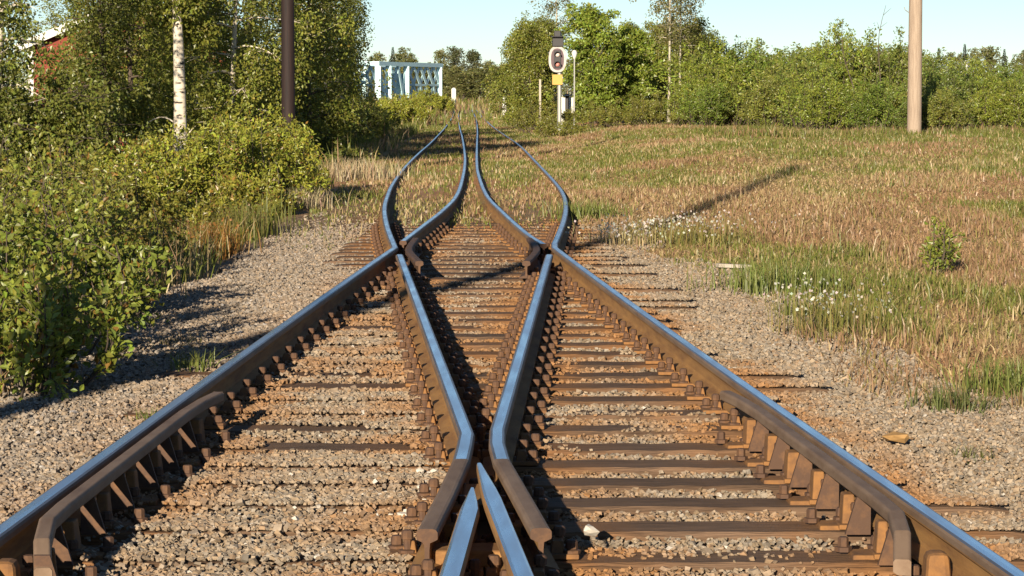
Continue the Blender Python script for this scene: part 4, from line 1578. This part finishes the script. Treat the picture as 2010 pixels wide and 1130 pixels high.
# ------------------------------------------------------------------ red house
HY = 80.0
hx0, hx1 = atd(58, 190, HY)[0], atd(455, 190, HY)[0]
hz0 = float(ground_z((hx0 + hx1) / 2, HY))
ez = atd(40, 90, HY)[2]
apex = ez + (hx1 - hx0) / 2 * .42
hs = thing('red_house', 'red boarded house with white trim half hidden behind the left birches', 'house', ((hx0 + hx1) / 2, HY + 4, hz0))
xm = (hx0 + hx1) / 2
mb = MB()
V = [(hx0, HY, hz0 - .3), (hx1, HY, hz0 - .3), (hx1, HY, ez), (xm, HY, apex), (hx0, HY, ez)]
V += [(a, HY + 8, c) for a, b, c in V]
mb.add(V, [[0, 1, 2, 4], [9, 7, 6, 5], [1, 6, 7, 2], [0, 4, 9, 5]])
mb.add(V, [[4, 2, 3], [9, 8, 7]])
child(mb, 'wall', M_red, hs)
mb = MB()
for a, b in (((hx0 - .35, ez - .15), (xm, apex)), ((hx1 + .35, ez - .15), (xm, apex))):
    for yy in (HY - .35,):
        V = [(a[0], yy, a[1] + .03), (b[0], yy, b[1] + .03), (b[0], HY + 8.3, b[1] + .03), (a[0], HY + 8.3, a[1] + .03)]
        V += [(p, q, r + .12) for p, q, r in V]
        mb.add(V, [[0, 3, 2, 1], [4, 5, 6, 7], [0, 1, 5, 4], [1, 2, 6, 5], [2, 3, 7, 6], [3, 0, 4, 7]])
child(mb, 'roof', M_roof, hs)
mb = MB()
for a, b in (((hx0 - .4, ez - .17), (xm, apex)), ((hx1 + .4, ez - .17), (xm, apex))):
    mb.bar((a[0], HY - .38, a[1] + .06), (b[0], HY - .38, b[1] + .06), .05, .24)
mb.box((hx0 + .06, HY - .02, (hz0 + ez) / 2), (.16, .06, ez - hz0))
mb.box((hx1 - .06, HY - .02, (hz0 + ez) / 2), (.16, .06, ez - hz0))
child(mb, 'trim', M_white, hs)
for wx in (.24, .5, .78):
    xx = hx0 + (hx1 - hx0) * wx
    mb = MB()
    for dx, dz, sx, sz in ((-.5, 0, .09, 1.3), (.5, 0, .09, 1.3), (0, .65, 1.09, .09), (0, -.65, 1.09, .09), (0, 0, .05, 1.21)):
        mb.box((xx + dx, HY - .04, hz0 + 1.7 + dz), (sx, .1, sz))
    f = child(mb, 'window', M_white, hs)
    mb = MB()
    mb.box((xx, HY - .012, hz0 + 1.7), (.91, .02, 1.21))
    mb.build('pane', M_glass, parent=f, loc=np.array(hs.location))

# ------------------------------------------------------------------ pale blue truss bridge
BY = 250.0
p0 = atd(742, 190, BY - 6)
p1 = atd(866, 190, BY + 10)
top0, top1 = atd(742, 124, BY - 6)[2], atd(866, 128.5, BY + 10)[2]
zt = (top0 + top1) / 2
zb = -1.0
br = thing('truss_bridge', 'pale blue steel truss bridge behind the bushes at the end of the track', 'bridge', (p0[0], p0[1], zb))
ax = np.array([p1[0] - p0[0], p1[1] - p0[1], 0])
Lb = np.linalg.norm(ax)
ax /= Lb
pe = np.array([-ax[1], ax[0], 0])


def bp(s, z, side):
    q = p0 * np.array([1, 1, 0]) + ax * s + pe * side
    return (q[0], q[1], z)


fr_s = [0.0, .16, .435, .97]
for side, nm in ((0, 'truss'), (4.6, 'truss')):
    mb = MB()
    mb.bar(bp(-.2, zt, side), bp(Lb, zt, side), .42, .40)
    mb.bar(bp(-.2, zb, side), bp(Lb, zb, side), .45, .6)
    for s in fr_s:
        mb.bar(bp(s * Lb, zb + .3, side), bp(s * Lb, zt - .2, side), .55, .45 if s < .9 else .5)
    # lattice web in the right hand panel
    for a, b, n in ((.435, .97, 5), (.16, .435, 2), (0.0, .16, 1)):
        da = (b - a) / n
        zz = [zb + .3, (zb + zt) / 2 + .8, zt - .2] if n == 5 else [zb + .3, zt - .2]
        for q in range(len(zz) - 1):
            for i in range(n):
                mb.bar(bp((a + i * da) * Lb, zz[q], side + .02), bp((a + (i + 1) * da) * Lb, zz[q + 1], side + .02), .05, .44)
                mb.bar(bp((a + (i + 1) * da) * Lb, zz[q], side - .06), bp((a + i * da) * Lb, zz[q + 1], side - .06), .05, .44)
        if n == 5:
            mb.bar(bp(a * Lb, zz[1], side - .02), bp(b * Lb, zz[1], side - .02), .16, .22)
    o = child(mb, nm, M_blue, br)
mb = MB()
for s in fr_s:
    mb.bar(bp(s * Lb, zt + .05, .2), bp(s * Lb, zt + .05, 4.4), .3, .3)
for s0, s1 in zip(fr_s[:-1], fr_s[1:]):
    mb.bar(bp(s0 * Lb, zt + .02, .2), bp(s1 * Lb, zt + .02, 4.4), .14, .1)
    mb.bar(bp(s1 * Lb, zt - .10, .2), bp(s0 * Lb, zt - .10, 4.4), .14, .1)
child(mb, 'top_bracing', M_blue, br)
mb = MB()
q0, q1 = .18, .42
V = [bp(q0 * Lb, zb + .4, .25), bp(q1 * Lb, zb + .4, .25), bp(q1 * Lb, zt - .9, .25), bp(q0 * Lb, zt - .9, .25), bp(q0 * Lb, zb + .4, .3), bp(q1 * Lb, zb + .4, .3), bp(q1 * Lb, zt - .9, .3), bp(q0 * Lb, zt - .9, .3)]
mb.add(V, [[0, 1, 2, 3], [7, 6, 5, 4], [0, 4, 5, 1], [2, 6, 7, 3], [3, 7, 4, 0], [1, 5, 6, 2]])
child(mb, 'side_panel', M_blue, br)
mb = MB()
mb.bar(bp(-.2, zb + .35, 2.3), bp(Lb, zb + .35, 2.3), 4.2, .3)
child(mb, 'deck', M_bark, br)
